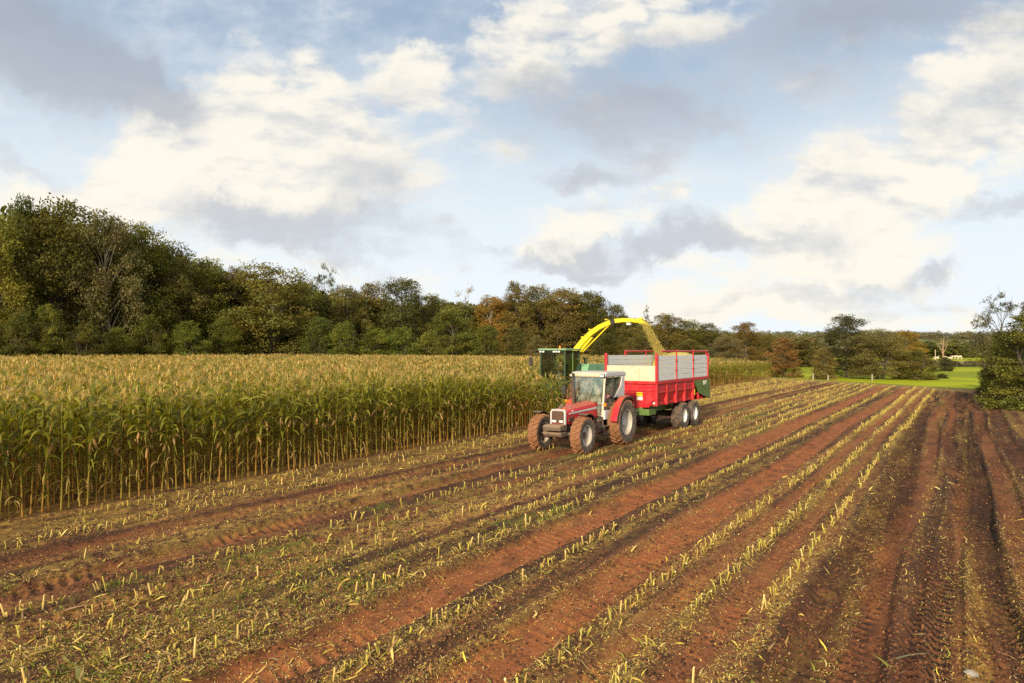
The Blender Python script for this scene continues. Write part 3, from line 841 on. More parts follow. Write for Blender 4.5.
for k in range(60):      # hedges between the far fields
    Y = 165 + rng.uniform(-1.5, 1.5); x = rng.uniform(55, 150)
    pl.append((x, Y, -0.3, rng.uniform(1.5, 2.5), rng.uniform(1.0, 1.7), 'shrub', (0.05, 0.045, 0.016)))
tag(mass('field_hedge', pl, 400, 3.5), 'low dark hedge between the bright green grass and the tan field', 'hedge')
pl = []
for k in range(46):
    Y = 306 + rng.uniform(-4, 4); x = rng.uniform(120, 270)
    pl.append((x, Y, 0, rng.uniform(3, 5), rng.uniform(4, 8.5), ['round', 'bushy'][rng.integers(2)], [DK, BR, OL][rng.integers(3)]))
tag(mass('far_tree_belt', pl, 400, 4.5), 'belt of dark brown trees behind the far pasture', 'trees')
pl = []
for k in range(26):      # rough bank along the right hand side of the field
    u = rng.uniform(26, 62); x, y = uc2xy(u, 4.2 + rng.uniform(0, 1.2))
    pl.append((x, y, 0, rng.uniform(0.5, 1.0), rng.uniform(0.5, 1.3), 'shrub', [(0.06, 0.06, 0.014), (0.045, 0.055, 0.012)][rng.integers(2)]))
tag(mass('hedge_bottom', pl, 900, 2.2), 'rough growth along the foot of the right hand hedge', 'undergrowth')

# ------------------------------------------------------------------ standing maize
def blade(rng, z0, az, length, width, droop, dry, segs=5, curl=0.0):
    """one arching maize leaf: a folded strip; returns V, Q, C"""
    el = R(rng.uniform(52, 76)); d = 0.0; z = z0; side = rng.normal() * 0.10
    step = length / segs
    ca, sa = math.cos(az), math.sin(az)
    V, C = [], []
    green = np.array((0.220, 0.225, 0.028)) * rng.uniform(0.75, 1.25)
    tan_ = np.array((0.50, 0.345, 0.12)) * rng.uniform(0.75, 1.15)
    yel = np.array((0.36, 0.30, 0.04))
    for i in range(segs + 1):
        t = i / segs
        w = width * (0.55 + 0.45 * min(1, t * 4)) * (1 - t ** 2.2) + 0.004
        o = side * t * t * length
        cx = d * ca - o * sa; cy = d * sa + o * ca
        lx, ly = -sa * w / 2, ca * w / 2
        tw = curl * t
        V.append((cx + lx, cy + ly, z + w * 0.18 + tw * w)); V.append((cx - lx, cy - ly, z + w * 0.18 - tw * w))
        f = np.clip(dry + (t - 0.55) * 0.9 * (dry > 0.05), 0, 1)
        c = green * (1 - f) + (yel * (1 - f) + tan_ * f) * f if f < 0.6 else green * (1 - f) + tan_ * f
        C += [c, c]
        el -= droop / segs * (0.5 + t)
        d += step * math.cos(el); z += step * math.sin(el)
    Q = [(2 * i, 2 * i + 1, 2 * i + 3, 2 * i + 2) for i in range(segs)]
    return np.array(V), np.array(Q), np.array(C)
def join(parts):
    Vs, Qs, Cs, n = [], [], [], 0
    for V, Q, C in parts:
        Vs.append(V); Qs.append(Q + n); Cs.append(C); n += len(V)
    return np.concatenate(Vs), np.concatenate(Qs), np.concatenate(Cs)
def rod(pts, rads, cols, seg=5):
    V, Q, C = [], [], []
    for p, r, c in zip(pts, rads, cols):
        for k in range(seg):
            a = 2 * PI * k / seg
            V.append((p[0] + r * math.cos(a), p[1] + r * math.sin(a), p[2])); C.append(c)
    for i in range(len(pts) - 1):
        for k in range(seg):
            Q.append((i * seg + k, i * seg + (k + 1) % seg, (i + 1) * seg + (k + 1) % seg, (i + 1) * seg + k))
    return np.array(V), np.array(Q), np.array(C)
def maize_parts(seed, lod=0):
    """stalk, foliage, cob, tassel of one plant about 2.3 m high (lod 1 coarser, lod 2 only the top)"""
    rng = np.random.default_rng(seed)
    H = rng.uniform(1.95, 2.15)
    lean = rng.normal(size=2) * 0.05
    az0 = rng.uniform(0, 2 * PI)
    def at(z):
        t = z / H
        return np.array((lean[0] * t * t * 1.5, lean[1] * t * t * 1.5, z))
    nz = 9 if lod == 0 else 4
    zs = np.linspace(0 if lod < 2 else 1.1, H, nz)
    sc = [np.array((0.46, 0.36, 0.075)) * (1 - 0.45 * min(1, z / H)) + np.array((0.03, 0.05, 0.0)) * min(1, z / H) for z in zs]
    if rng.uniform() < 0.4: sc = [c * np.array((1.15, 0.85, 0.9)) for c in sc]
    stalk = rod([at(z) for z in zs], [0.0185 - 0.0115 * z / H for z in zs], sc, 6 if lod == 0 else 3)
    L = []
    k = 12 if lod == 0 else 9
    zz = np.linspace(0.22 if lod < 2 else 1.25, H - 0.12, k if lod < 2 else 7)
    for i, z in enumerate(zz):
        t = z / H
        az = az0 + (i % 2) * PI + rng.normal() * 0.35
        dry = np.clip(1.15 - 2.2 * t + rng.normal() * 0.22, 0, 1) if t < 0.55 else np.clip(0.02 + max(0, t - 0.7) * 0.9 + rng.normal() * 0.16, 0, 0.9)
        low = t < 0.42
        if low and rng.uniform() < 0.10: continue
        ln = rng.uniform(0.40, 0.68) if low else (rng.uniform(0.55, 0.85) if t < 0.85 else rng.uniform(0.30, 0.5))
        b = blade(rng, 0, az, ln, rng.uniform(0.026, 0.045) if low else rng.uniform(0.070, 0.110), R(rng.uniform(150, 230)) if low else R(rng.uniform(70, 165)), dry, segs=(6 if lod == 0 else 3), curl=rng.normal() * 0.3)
        L.append((b[0] + at(z), b[1], b[2]))
        if lod == 0 and rng.uniform() < 0.8:     # the sheath round the stalk
            s = rod([at(z - 0.12), at(z)], [0.016, 0.018], [b[2][0] * 0.9, b[2][0]], 5)
            L.append(s)
    foliage = join(L)
    cz = rng.uniform(0.95, 1.2)
    ca = az0 + rng.normal() * 0.6
    tilt = R(rng.uniform(15, 55) if rng.uniform() < 0.6 else rng.uniform(110, 155))
    col = np.array((0.50, 0.34, 0.16)) * rng.uniform(0.7, 1.15) if rng.uniform() < 0.7 else np.array((0.24, 0.25, 0.06))
    if rng.uniform() < 0.3: col = np.array((0.66, 0.44, 0.22))
    axis = np.array((math.cos(ca) * math.sin(tilt), math.sin(ca) * math.sin(tilt), math.cos(tilt)))
    sg = 7 if lod == 0 else 4
    V, Q, C = rod([(0, 0, s) for s in (0, .04, .11, .18, .24, .27)] if lod == 0 else [(0, 0, s) for s in (0, .10, .26)], [.010, .026, .032, .028, .016, .005] if lod == 0 else [.012, .034, .006], [col * f for f in (0.9, 1, 1.05, 1, 0.95, 0.6)][:6 if lod == 0 else 3], sg)
    e1 = np.cross(axis, (0, 0, 1.0)); e1 /= max(1e-6, np.linalg.norm(e1)); e2 = np.cross(axis, e1)
    V = V[:, :1] * e1 + V[:, 1:2] * e2 + V[:, 2:] * axis + at(cz)
    cob = (V, Q, C)
    if lod == 0:                                  # loose husk leaves opening round the cob
        hs = []
        for j in range(3):
            b = blade(rng, 0, ca + rng.normal() * 0.9, 0.24, 0.04, R(130), 1.0, segs=3)
            hs.append((b[0] + at(cz) + axis * 0.06, b[1], b[2] * 1.1))
        cob = join([cob] + hs)
    T = []
    nt = 7 if lod == 0 else 4
    tc_ = np.array((0.54, 0.40, 0.15)) * rng.uniform(0.8, 1.2)
    for j in range(nt):
        a = rng.uniform(0, 2 * PI); ln = rng.uniform(0.12, 0.22); sp = 0.0 if j == 0 else rng.uniform(0.05, 0.17)
        p0 = at(H - 0.02 + 0.02 * j / nt); wv = 0.006 if lod == 0 else 0.012
        p1 = p0 + np.array((math.cos(a) * sp * 0.7, math.sin(a) * sp * 0.7, ln * 0.6)); p2 = p0 + np.array((math.cos(a) * sp * 1.6, math.sin(a) * sp * 1.6, ln * (1.0 if j == 0 else 0.82)))
        s = np.array((-math.sin(a), math.cos(a), 0)) * wv
        T.append((np.array([p0 - s, p0 + s, p1 - s, p1 + s, p2 - s * .5, p2 + s * .5]), np.array([(0, 1, 3, 2), (2, 3, 5, 4)]), np.array([tc_] * 6)))
    tassel = join(T)
    return stalk, foliage, cob, tassel
NV = 14
MAIZE_FULL = [maize_parts(100 + k, 0) for k in range(NV)]
MAIZE_MESH = [[np_mesh(nm, p[0], p[1], M['maize'], p[2], smooth=(nm in ('stalk', 'cob'))) for nm, p in zip(('stalk', 'foliage', 'cob', 'tassel'), P4)] for P4 in MAIZE_FULL]
MAIZE_MID = [join(maize_parts(200 + k, 1)) for k in range(10)]
def _top(k):
    s, f, c, t = maize_parts(300 + k, 2)
    return join([s, f, t])
MAIZE_TOP = [_top(k) for k in range(10)]

def maize_visible(u, c, pad=18):
    x, y = uc2xy(u, c)
    px = px_of(x, y)
    return (y > 5) & (px > -40 - pad - 380 * (y < 45)) & (px < 830) & (y < wood_y(px) - 2.0) & (u < field_end(c) - 0.3), x, y
def scatter(variants, x, y, rng, scale, mat, name, tone=None):
    z = terr(x, y)
    Vs, Qs, Cs, n = [], [], [], 0
    which = rng.integers(len(variants), size=len(x))
    ang = rng.uniform(0, 2 * PI, len(x))
    for k, (V, Q, C) in enumerate(variants):
        ii = np.where(which == k)[0]
        if not len(ii): continue
        ca = np.cos(ang[ii])[:, None]; sa = np.sin(ang[ii])[:, None]
        s = scale[ii][:, None]
        hs = rng.uniform(0.9, 1.1, len(ii))[:, None]
        if mat is M['maize']: hs = hs * (1.13 - 0.13 * sstep(20, 28, xy2uc(x[ii], y[ii])[0]) * sstep(-26, -20, xy2uc(x[ii], y[ii])[1]) - 0.10 * sstep(55, 85, xy2uc(x[ii], y[ii])[0]))[:, None]
        X = (V[None, :, 0] * ca - V[None, :, 1] * sa) * s + x[ii][:, None]
        Yv = (V[None, :, 0] * sa + V[None, :, 1] * ca) * s + y[ii][:, None]
        Zv = V[None, :, 2] * hs + z[ii][:, None]
        Vs.append(np.stack([X, Yv, Zv], -1).reshape(-1, 3))
        Qs.append((Q[None] + (np.arange(len(ii)) * len(V))[:, None, None]).reshape(-1, 4) + n)
        b = rng.uniform(0.72, 1.25, (len(ii), 1, 1))
        hue = 1 + rng.normal(size=(len(ii), 1, 1)) * np.array((0.10, 0.0, 0.0))
        Cs.append((C[None] * b * hue).reshape(-1, 3)); n += len(V) * len(ii)
    return link_mesh(name, np_mesh(name, np.concatenate(Vs), np.concatenate(Qs), mat, np.concatenate(Cs)))
rng = np.random.default_rng(77)
front = []                                        # plants of the two nearest rows, each an object
rest_mid, rest_top, rest_scale = [], [], []
for k in range(0, 106):
    c = EDGE_C - 0.75 * k
    u0 = -30.0
    u1 = U_HEADER if c > CUT_C else 140.0
    step = 0.19 if k < 9 else 0.145
    uu = np.arange(u0, u1, step) + rng.uniform(-0.03, 0.03, len(np.arange(u0, u1, step)))
    cc = c + rng.normal(size=len(uu)) * 0.04
    ok, x, y = maize_visible(uu, cc)
    uu, cc, x, y = uu[ok], cc[ok], x[ok], y[ok]
    if k < 3:
        seen = px_of(x, y) > -60
        for j in np.where(~seen)[0]: rest_mid.append((x[j], y[j], 1.0))
        for j in np.where(seen)[0]: front.append((math.hypot(x[j], y[j]), uu[j], cc[j], k))
        continue
    wall = (c < CUT_C) & (c > CUT_C - 2.6) & (uu > U_HEADER)
    near = (k < 9) & (y < 48)
    full = wall | near
    dens = np.clip(26.0 / y, 0.13, 1.0)
    keep = rng.uniform(size=len(uu)) < np.where(full, np.where(y > 45, 0.6, 1.0), dens)
    for j in np.where(keep)[0]:
        (rest_mid if full[j] else rest_top).append((x[j], y[j], 1.0 if full[j] else min(2.0, 1 / math.sqrt(dens[j]))))
front.sort()
singles = front[:300]
for d, u, c, k in front[300:]:
    x, y = uc2xy(u, c); rest_mid.append((x, y, 1.0))
VAR_TXT = ['pale drooping lower leaves', 'an upright green crown', 'a hanging tan cob husk', 'twisted straw coloured leaves', 'broad arching green leaves', 'a feathery golden tassel', 'a thin yellow stalk', 'ragged brown leaf tips',
           'a leaning yellow stalk', 'torn yellowing leaves', 'a plump pale cob', 'a long bowed leaf', 'dry curled bottom leaves', 'short stiff top leaves']
def zone_of(u, c):
    x, y = uc2xy(u, c); p = px_of(x, y)
    if p < 60: return 'at the left photo border'
    if p < 150: return 'near the left border'
    if p < 250: return 'left of the maize edge middle'
    if p < 350: return 'at the maize edge middle'
    if p < 450: return 'right of the maize edge middle'
    return 'close to the tractor'
pr = random.Random(3)
for i, (d, u, c, k) in enumerate(singles):
    v = pr.randrange(NV)
    x, y = uc2xy(u, c)
    zb = float(ground_z(np.array([x]), np.array([y]))[0])
    row = ('front row', 'second row', 'third row')[k]
    t = thing('maize_plant', f'{row} maize plant with {VAR_TXT[v]} {zone_of(u, c)}', 'maize plant', (x, y, zb - 0.02), pr.uniform(0, 6.28), 'standing maize plants along the cut edge')
    s = pr.uniform(0.92, 1.10)
    s *= 1.13 - 0.13 * float(sstep(20, 28, np.array(u)))
    t.scale = (1.0, 1.0, s)
    t.rotation_euler[0] = pr.gauss(0, 0.035); t.rotation_euler[1] = pr.gauss(0, 0.035)
    for nm, me in zip(('stalk', 'foliage', 'cob', 'tassel'), MAIZE_MESH[v]):
        if nm == 'cob' and pr.random() < 0.12: continue
        link_mesh(nm, me, t)
A = np.array(rest_mid); B = np.array(rest_top)
o = scatter(MAIZE_MID, A[:, 0], A[:, 1], rng, A[:, 2], M['maize'], 'standing_maize')
tag(o, 'inner rows and far strip of the standing maize crop', 'maize crop', kind='stuff')
o = scatter(MAIZE_TOP, B[:, 0], B[:, 1], rng, B[:, 2], M['maize'], 'maize_canopy')
tag(o, 'golden tasselled top of the maize crop stretching back to the wood', 'maize crop', kind='stuff')

# ------------------------------------------------------------------ stubble
def stub_mesh(seed, kind):
    rng = np.random.default_rng(seed)
    P = []
    h = rng.uniform(0.09, 0.17); r = rng.uniform(0.0085, 0.0135)
    yel = np.array([(0.56, 0.42, 0.09), (0.50, 0.42, 0.08), (0.54, 0.39, 0.14), (0.40, 0.27, 0.08)][rng.integers(4)]) * rng.uniform(0.75, 1.15)
    lx, ly = rng.normal(size=2) * 0.03
    n = 2 if kind == 'pair' else 1
    for q in range(n):
        ox, oy = (0, 0) if q == 0 else rng.normal(size=2) * 0.035
        hh = h * (1 if q == 0 else rng.uniform(0.5, 0.9))
        ln = np.array((lx, ly)) * (3.5 if kind == 'leaning' else 1)
        z = [-0.03, hh * 0.5, hh]
        pts = [(ox + ln[0] * k / 2, oy + ln[1] * k / 2, z[k]) for k in range(3)]
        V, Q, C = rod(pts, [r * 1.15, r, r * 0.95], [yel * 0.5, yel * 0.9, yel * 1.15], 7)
        V[14:, 2] += V[14:, 0] * rng.uniform(-0.9, 0.9)          # slanting cut
        nv = len(V)
        cv = np.concatenate([V, V[14:].mean(0)[None]]); 
        cq = [(14 + k, 14 + (k + 1) % 7, nv, nv) for k in range(0)]
        P.append((V, Q, C))
        # pale pith showing in the cut
        P.append((V[[14, 15, 16, 17]] - (0, 0, 0.002), np.array([(0, 1, 2, 3)]), np.array([(0.68, 0.58, 0.30)] * 4)))
        P.append((V[[17, 18, 20, 14]] - (0, 0, 0.002), np.array([(0, 1, 2, 3)]), np.array([(0.68, 0.58, 0.30)] * 4)))
    for j in range(3 if kind == 'shredded' else 1):
        b = blade(rng, 0.02 + rng.uniform(0, h * 0.6), rng.uniform(0, 2 * PI), rng.uniform(0.06, 0.13), rng.uniform(0.012, 0.024), R(rng.uniform(90, 200)), 0.85, segs=3, curl=rng.normal() * 0.4)
        P.append((b[0], b[1], b[2] * np.array((1.1, 1.1, 0.8))))
    return join(P)
STUBS = [(k, stub_mesh(500 + i, k)) for i, k in enumerate(['straight', 'leaning', 'pair', 'shredded', 'straight', 'leaning', 'shredded', 'pair', 'straight', 'straight'])]
STUB_TXT = {'straight': 'upright', 'leaning': 'leaning', 'pair': 'twin', 'shredded': 'shredded'}
STUB_ME = [np_mesh('maize_stub', s[0], s[1], M['straw'], s[2], smooth=False) for _, s in STUBS]
rows_all = ROWS + [-16.5, -17.25, -18.0, -18.75]
ROW_TXT = {-2.26: 'first stubble row from the bare wheel track', -3.0: 'second stubble row from the bare wheel track', -3.75: 'third stubble row from the bare wheel track', -5.62: 'lone stubble row between two red wheelings',
           -7.3: 'stubble row just left of the wide red wheeling', -8.05: 'weedy stubble row left of the red wheelings', -8.85: 'stubble row through the weedy strip', -9.6: 'stubble row on the far side of the weedy strip', -10.4: 'stubble row right of the tractor wheeling',
           -12.35: 'stubble row between the tractor wheelings', -14.0: 'stubble row left of the tractor wheelings', -14.75: 'second stubble row from the maize edge', -15.5: 'stubble row nearest the maize edge'}
cand = []
rng = np.random.default_rng(41)
for r0 in rows_all:
    uu = np.arange(2.5, 88, 0.115)
    uu = uu + rng.uniform(-0.04, 0.04, len(uu))
    cc = r0 + rng.normal(size=len(uu)) * 0.028 + 0.05 * np.sin(uu / 4 + r0)
    gap = vnoise(uu * 0.8, uu * 0 + r0 * 3.1, 15)
    p = np.where(gap < 0.38, 0.12, 0.76)
    if r0 in (-8.05, -8.85, -9.6): p = p * 0.65
    if r0 in (-12.35,): p = p * 0.5
    ok = (rng.uniform(size=len(uu)) < p) & (uu < field_end(cc) - 3)
    if r0 < -16: ok &= uu > 37
    else: ok &= ~((uu > 19.8) & (uu < 25.4) & (((cc > -11.45) & (cc < -10.7)) | ((cc > -13.3) & (cc < -12.6))))
    x, y = uc2xy(uu, cc)
    px = px_of(x, y)
    ok &= (y > 6.5) & (px > -30) & (px < 1050)
    for j in np.where(ok)[0]: cand.append((math.hypot(x[j], y[j]), x[j], y[j], r0, px[j]))
cand.sort()
pr = random.Random(9)
for d, x, y, r0, px in cand[:300]:
    k = pr.randrange(len(STUBS))
    o = link_mesh('maize_stub', STUB_ME[k], None, (x, y, float(ground_z(np.array([x]), np.array([y]))[0]) + 0.005))
    o.rotation_euler = (pr.gauss(0, 0.10), pr.gauss(0, 0.10), pr.uniform(0, 6.28))
    s = pr.uniform(0.75, 1.2); o.scale = (s, s, s)
    y_px = 350 + F_PX * H_CAM / y
    where = 'at photo bottom' if y_px > 610 else ('nearby' if y_px > 540 else 'further off')
    tag(o, f'{STUB_TXT[STUBS[k][0]]} maize stub {where}, {ROW_TXT[r0]}', 'maize stub', 'cut maize stubs in the foreground')
A = np.array(cand[300:])[:, :3].astype(float)
x, y = A[:, 1], A[:, 2]
z = ground_z(x, y)
Vs, Qs, Cs, n = [], [], [], 0
which = rng.integers(len(STUBS), size=len(x)); ang = rng.uniform(0, 2 * PI, len(x))
for k, (_, (V, Q, C)) in enumerate(STUBS):
    ii = np.where(which == k)[0]
    s = rng.uniform(0.75, 1.2, (len(ii), 1)) * (1 + 0.0 * np.clip((y[ii][:, None] - 20) / 25, 0, 1.5))
    fat = s * (1 + 0.25 * np.clip((y[ii][:, None] - 18) / 40, 0, 1.0))
    ca = np.cos(ang[ii])[:, None]; sa = np.sin(ang[ii])[:, None]
    tx = rng.normal(size=(len(ii), 1)) * 0.10; ty = rng.normal(size=(len(ii), 1)) * 0.10
    vx = V[None, :, 0] + V[None, :, 2] * tx; vy = V[None, :, 1] + V[None, :, 2] * ty
    Vs.append(np.stack([(vx * ca - vy * sa) * fat + x[ii][:, None], (vx * sa + vy * ca) * fat + y[ii][:, None], V[None, :, 2] * s + z[ii][:, None]], -1).reshape(-1, 3))
    Qs.append((Q[None] + (np.arange(len(ii)) * len(V))[:, None, None]).reshape(-1, 4) + n)
    Cs.append((C[None] * rng.uniform(0.75, 1.2, (len(ii), 1, 1))).reshape(-1, 3)); n += len(V) * len(ii)
o = link_mesh('maize_stubble', np_mesh('maize_stubble', np.concatenate(Vs), np.concatenate(Qs), M['straw'], np.concatenate(Cs)))
tag(o, 'rows of yellow maize stubble running away over the field', 'stubble', kind='stuff')

# ------------------------------------------------------------------ litter, weeds
def litter_points(n, rng, near=6.8, far=75, power=0.0):
    """points spread evenly over the picture of the field, not over its area"""
    inv = rng.uniform(1 / far, 1 / near, n)
    Y = 1 / inv
    X = (rng.uniform(-20, 1044, n) - 512) / F_PX * Y
    return X, Y
def litter(name, n, seed, lo, hi, asp, cols, dens, grow, curl=0.0, lift=0.006, segs=3):
    rng = np.random.default_rng(seed)
    X, Y = litter_points(n, rng)
    u, c = xy2uc(X, Y)
    ok = (c < 2.9) & (u < field_end(c) - 0.6) & ((c > EDGE_C - 0.6) | ((u > 36) & (c > CUT_C - .4)))
    ok &= rng.uniform(size=n) < dens(u, c)
    X, Y, u, c = X[ok], Y[ok], u[ok], c[ok]; n = len(X)
    L = rng.uniform(lo, hi, n) * (1 + grow * np.clip(Y - 8, 0, 60))
    Wd = L * rng.uniform(asp * 0.6, asp * 1.4, n)
    a = rng.uniform(0, 2 * PI, n)
    dx, dy = np.cos(a), np.sin(a)
    tilt = rng.normal(size=n) * 0.35
    Z = ground_z(X, Y) + lift + np.abs(tilt) * L * 0.35
    V = np.zeros((n, (segs + 1) * 2, 3)); 
    for i in range(segs + 1):
        t = i / segs - 0.5
        w = Wd * (1 - (2 * abs(t)) ** 2 * (0.7 if segs > 1 else 0.3)) * 0.5
        bend = curl * rng.normal(size=n) * L * (t * t - 0.08)
        cx = X + dx * L * t - dy * bend; cy = Y + dy * L * t + dx * bend
        cz = Z + tilt * L * t + L * 0.18 * (0.25 - t * t) * rng.uniform(0, 1.2, n)
        roll = rng.normal(size=n) * 0.4 * w
        V[:, 2 * i] = np.stack([cx - dy * w, cy + dx * w, cz + roll], 1); V[:, 2 * i + 1] = np.stack([cx + dy * w, cy - dx * w, cz - roll * 0.3], 1)
    Q = np.array([(2 * i, 2 * i + 1, 2 * i + 3, 2 * i + 2) for i in range(segs)])
    Qa = (Q[None] + (np.arange(n) * (segs + 1) * 2)[:, None, None]).reshape(-1, 4)
    cols = np.array(cols); cc = cols[rng.integers(len(cols), size=n)] * rng.uniform(0.65, 1.2, (n, 1))
    o = link_mesh(name, np_mesh(name, V.reshape(-1, 3), Qa, M['straw'], np.repeat(cc, (segs + 1) * 2, 0)))
    return tag(o, kind='stuff')
def dens_chip(u, c):
    w = red_mask(u, c)
    d = 0.06 + 0.30 * sstep(0.46, 0.68, fbm(u * 0.7, c * 1.5, 51, 4)) + 0.75 * sstep(0.46, 0.62, fbm(u * 0.09, c * 3.1, 135, 3)) + 0.4 * row_mask(u, c)
    d = d + 0.6 * sstep(0.5, 0.65, fbm(u * 0.45 + 9, c * 0.9, 57, 3)) * sstep(-5, -7.2, c) * sstep(12, 7, u)
    d = d + 0.25 * sstep(-13, -15, c)
    d = d * (1 - 0.55 * sstep(-8.8, -10.5, c) * sstep(22, 12, u))
    return np.clip(d * (1 - 0.72 * w), 0, 1)
STR = [(0.70, 0.51, 0.11), (0.60, 0.38, 0.07), (0.68, 0.52, 0.17), (0.40, 0.23, 0.07), (0.68, 0.54, 0.08)]
tag(litter('maize_litter', 270000, 61, 0.007, 0.026, 0.45, STR + [(0.60, 0.48, 0.22)], dens_chip, 0.055, segs=1), 'fine straw coloured chips of chopped maize strewn over the soil', 'litter')
tag(litter('maize_leaf_litter', 10500, 62, 0.05, 0.19, 0.13, STR + [(0.26, 0.28, 0.04), (0.26, 0.17, 0.08), (0.36, 0.22, 0.09)], lambda u, c: np.clip(dens_chip(u, c) * 0.6, 0, 1), 0.012, curl=0.8, lift=0.012), 'scattered torn maize leaves and stalk pieces lying on the soil', 'litter')
def clods(n, seed):
    rng = np.random.default_rng(seed)
    X, Y = litter_points(n, rng, far=40)
    u, c = xy2uc(X, Y)
    ok = (c < 3.0) & (c > EDGE_C) & (rng.uniform(size=n) < 1 - 0.8 * red_mask(u, c)) & (fbm(u * 0.9, c * 1.7, 95, 3) > 0.44)
    X, Y = X[ok], Y[ok]; n = len(X)
    base = np.array([(1, 0, 0), (0, 1, 0), (-1, 0, 0), (0, -1, 0), (0.1, 0.1, 0.85), (0, 0, -0.5)])
    T = np.array([(0, 1, 4, 4), (1, 2, 4, 4), (2, 3, 4, 4), (3, 0, 4, 4)])
    T3 = np.array([(0, 1, 4), (1, 2, 4), (2, 3, 4), (3, 0, 4)])
    s = (rng.uniform(0.3, 1.0, n) ** 2 * 0.026 + 0.006)[:, None, None] * (1 + 0.03 * np.clip(Y - 8, 0, 40))[:, None, None]
    V = base[None] * s * rng.uniform(0.55, 1.35, (n, 6, 3))
    a = rng.uniform(0, 2 * PI, n); ca, sa = np.cos(a)[:, None], np.sin(a)[:, None]
    P = np.stack([V[..., 0] * ca - V[..., 1] * sa + X[:, None], V[..., 0] * sa + V[..., 1] * ca + Y[:, None], V[..., 2] + ground_z(X, Y)[:, None]], -1)
    Q = (T3[None] + (np.arange(n) * 6)[:, None, None]).reshape(-1, 3)
    col = np.array([(0.07, 0.034, 0.021), (0.12, 0.056, 0.03), (0.05, 0.025, 0.017), (0.17, 0.07, 0.033)])[rng.integers(4, size=n)] * rng.uniform(0.8, 1.2, (n, 1))
    o = link_mesh('soil_clods', np_mesh('soil_clods', P.reshape(-1, 3), Q, M['clod'], np.repeat(col, 6, 0), smooth=True))
    tag(o, 'crumbled clods of red brown earth over the field', 'soil', kind='stuff')
mc, t = mat_new('clod'); _p = t.n('ShaderNodeBsdfPrincipled'); _o = t.n('ShaderNodeOutputMaterial'); _a = t.n('ShaderNodeAttribute', attribute_name='col')
t.link(_a.outputs['Color'], _p.inputs['Base Color']); _p.inputs['Roughness'].default_value = 0.95; _p.inputs['Specular IOR Level'].default_value = 0.1; t.link(_p.outputs[0], _o.inputs[0]); M['clod'] = mc
clods(60000, 63)
def weeds(n, seed):
    rng = np.random.default_rng(seed)
    X, Y = litter_points(n, rng, far=60)
    u, c = xy2uc(X, Y)
    m = sstep(0.545, 0.66, fbm(u * 0.55, c * 1.1, 61, 4)) * sstep(-6.7, -7.4, c) * sstep(-12.8, -11, c)
    m = np.maximum(m, 0.85 * np.exp(-((c + 8.7) / 1.3) ** 2 - ((u - 6.5) / 2.6) ** 2))
    m = np.maximum(m, 0.9 * np.exp(-((c - 0.35) / 0.25) ** 2 - ((u - 7.6) / 0.35) ** 2))
    m = np.maximum(m, sstep(2.3, 3.2, c) * 0.7)
    ok = (rng.uniform(size=n) < m * (1 - 0.8 * red_mask(u, c))) & (c < 4) & (u < field_end(c))
    X, Y = X[ok], Y[ok]; n = len(X)
    Z = ground_z(X, Y)
    a = rng.uniform(0, 2 * PI, n); h = rng.uniform(0.015, 0.065, n) * (1 + 0.015 * (Y - 8)); w = rng.uniform(0.004, 0.012, n) * (1 + 0.06 * np.clip(Y - 8, 0, 40)); ln = rng.uniform(0.2, 1.3, n) * h
    dx, dy = np.cos(a), np.sin(a)
    V = np.zeros((n, 4, 3))
    V[:, 0] = np.stack([X - dy * w, Y + dx * w, Z], 1); V[:, 1] = np.stack([X + dy * w, Y - dx * w, Z], 1)
    V[:, 2] = np.stack([X + dx * ln * .4 + dy * w, Y + dy * ln * .4 - dx * w, Z + h * .7], 1); V[:, 3] = np.stack([X + dx * ln, Y + dy * ln, Z + h], 1)
    col = np.array([(0.16, 0.21, 0.02), (0.20, 0.22, 0.03), (0.12, 0.16, 0.025), (0.30, 0.26, 0.06)])[rng.integers(4, size=n)] * rng.uniform(0.7, 1.2, (n, 1))
    o = link_mesh('weeds', np_mesh('weeds', V.reshape(-1, 3), np.arange(4 * n).reshape(n, 4), M['maize'], np.repeat(col, 4, 0)))
    tag(o, 'patches of low green weeds growing between the stubble', 'weeds', kind='stuff')
weeds(42000, 64)

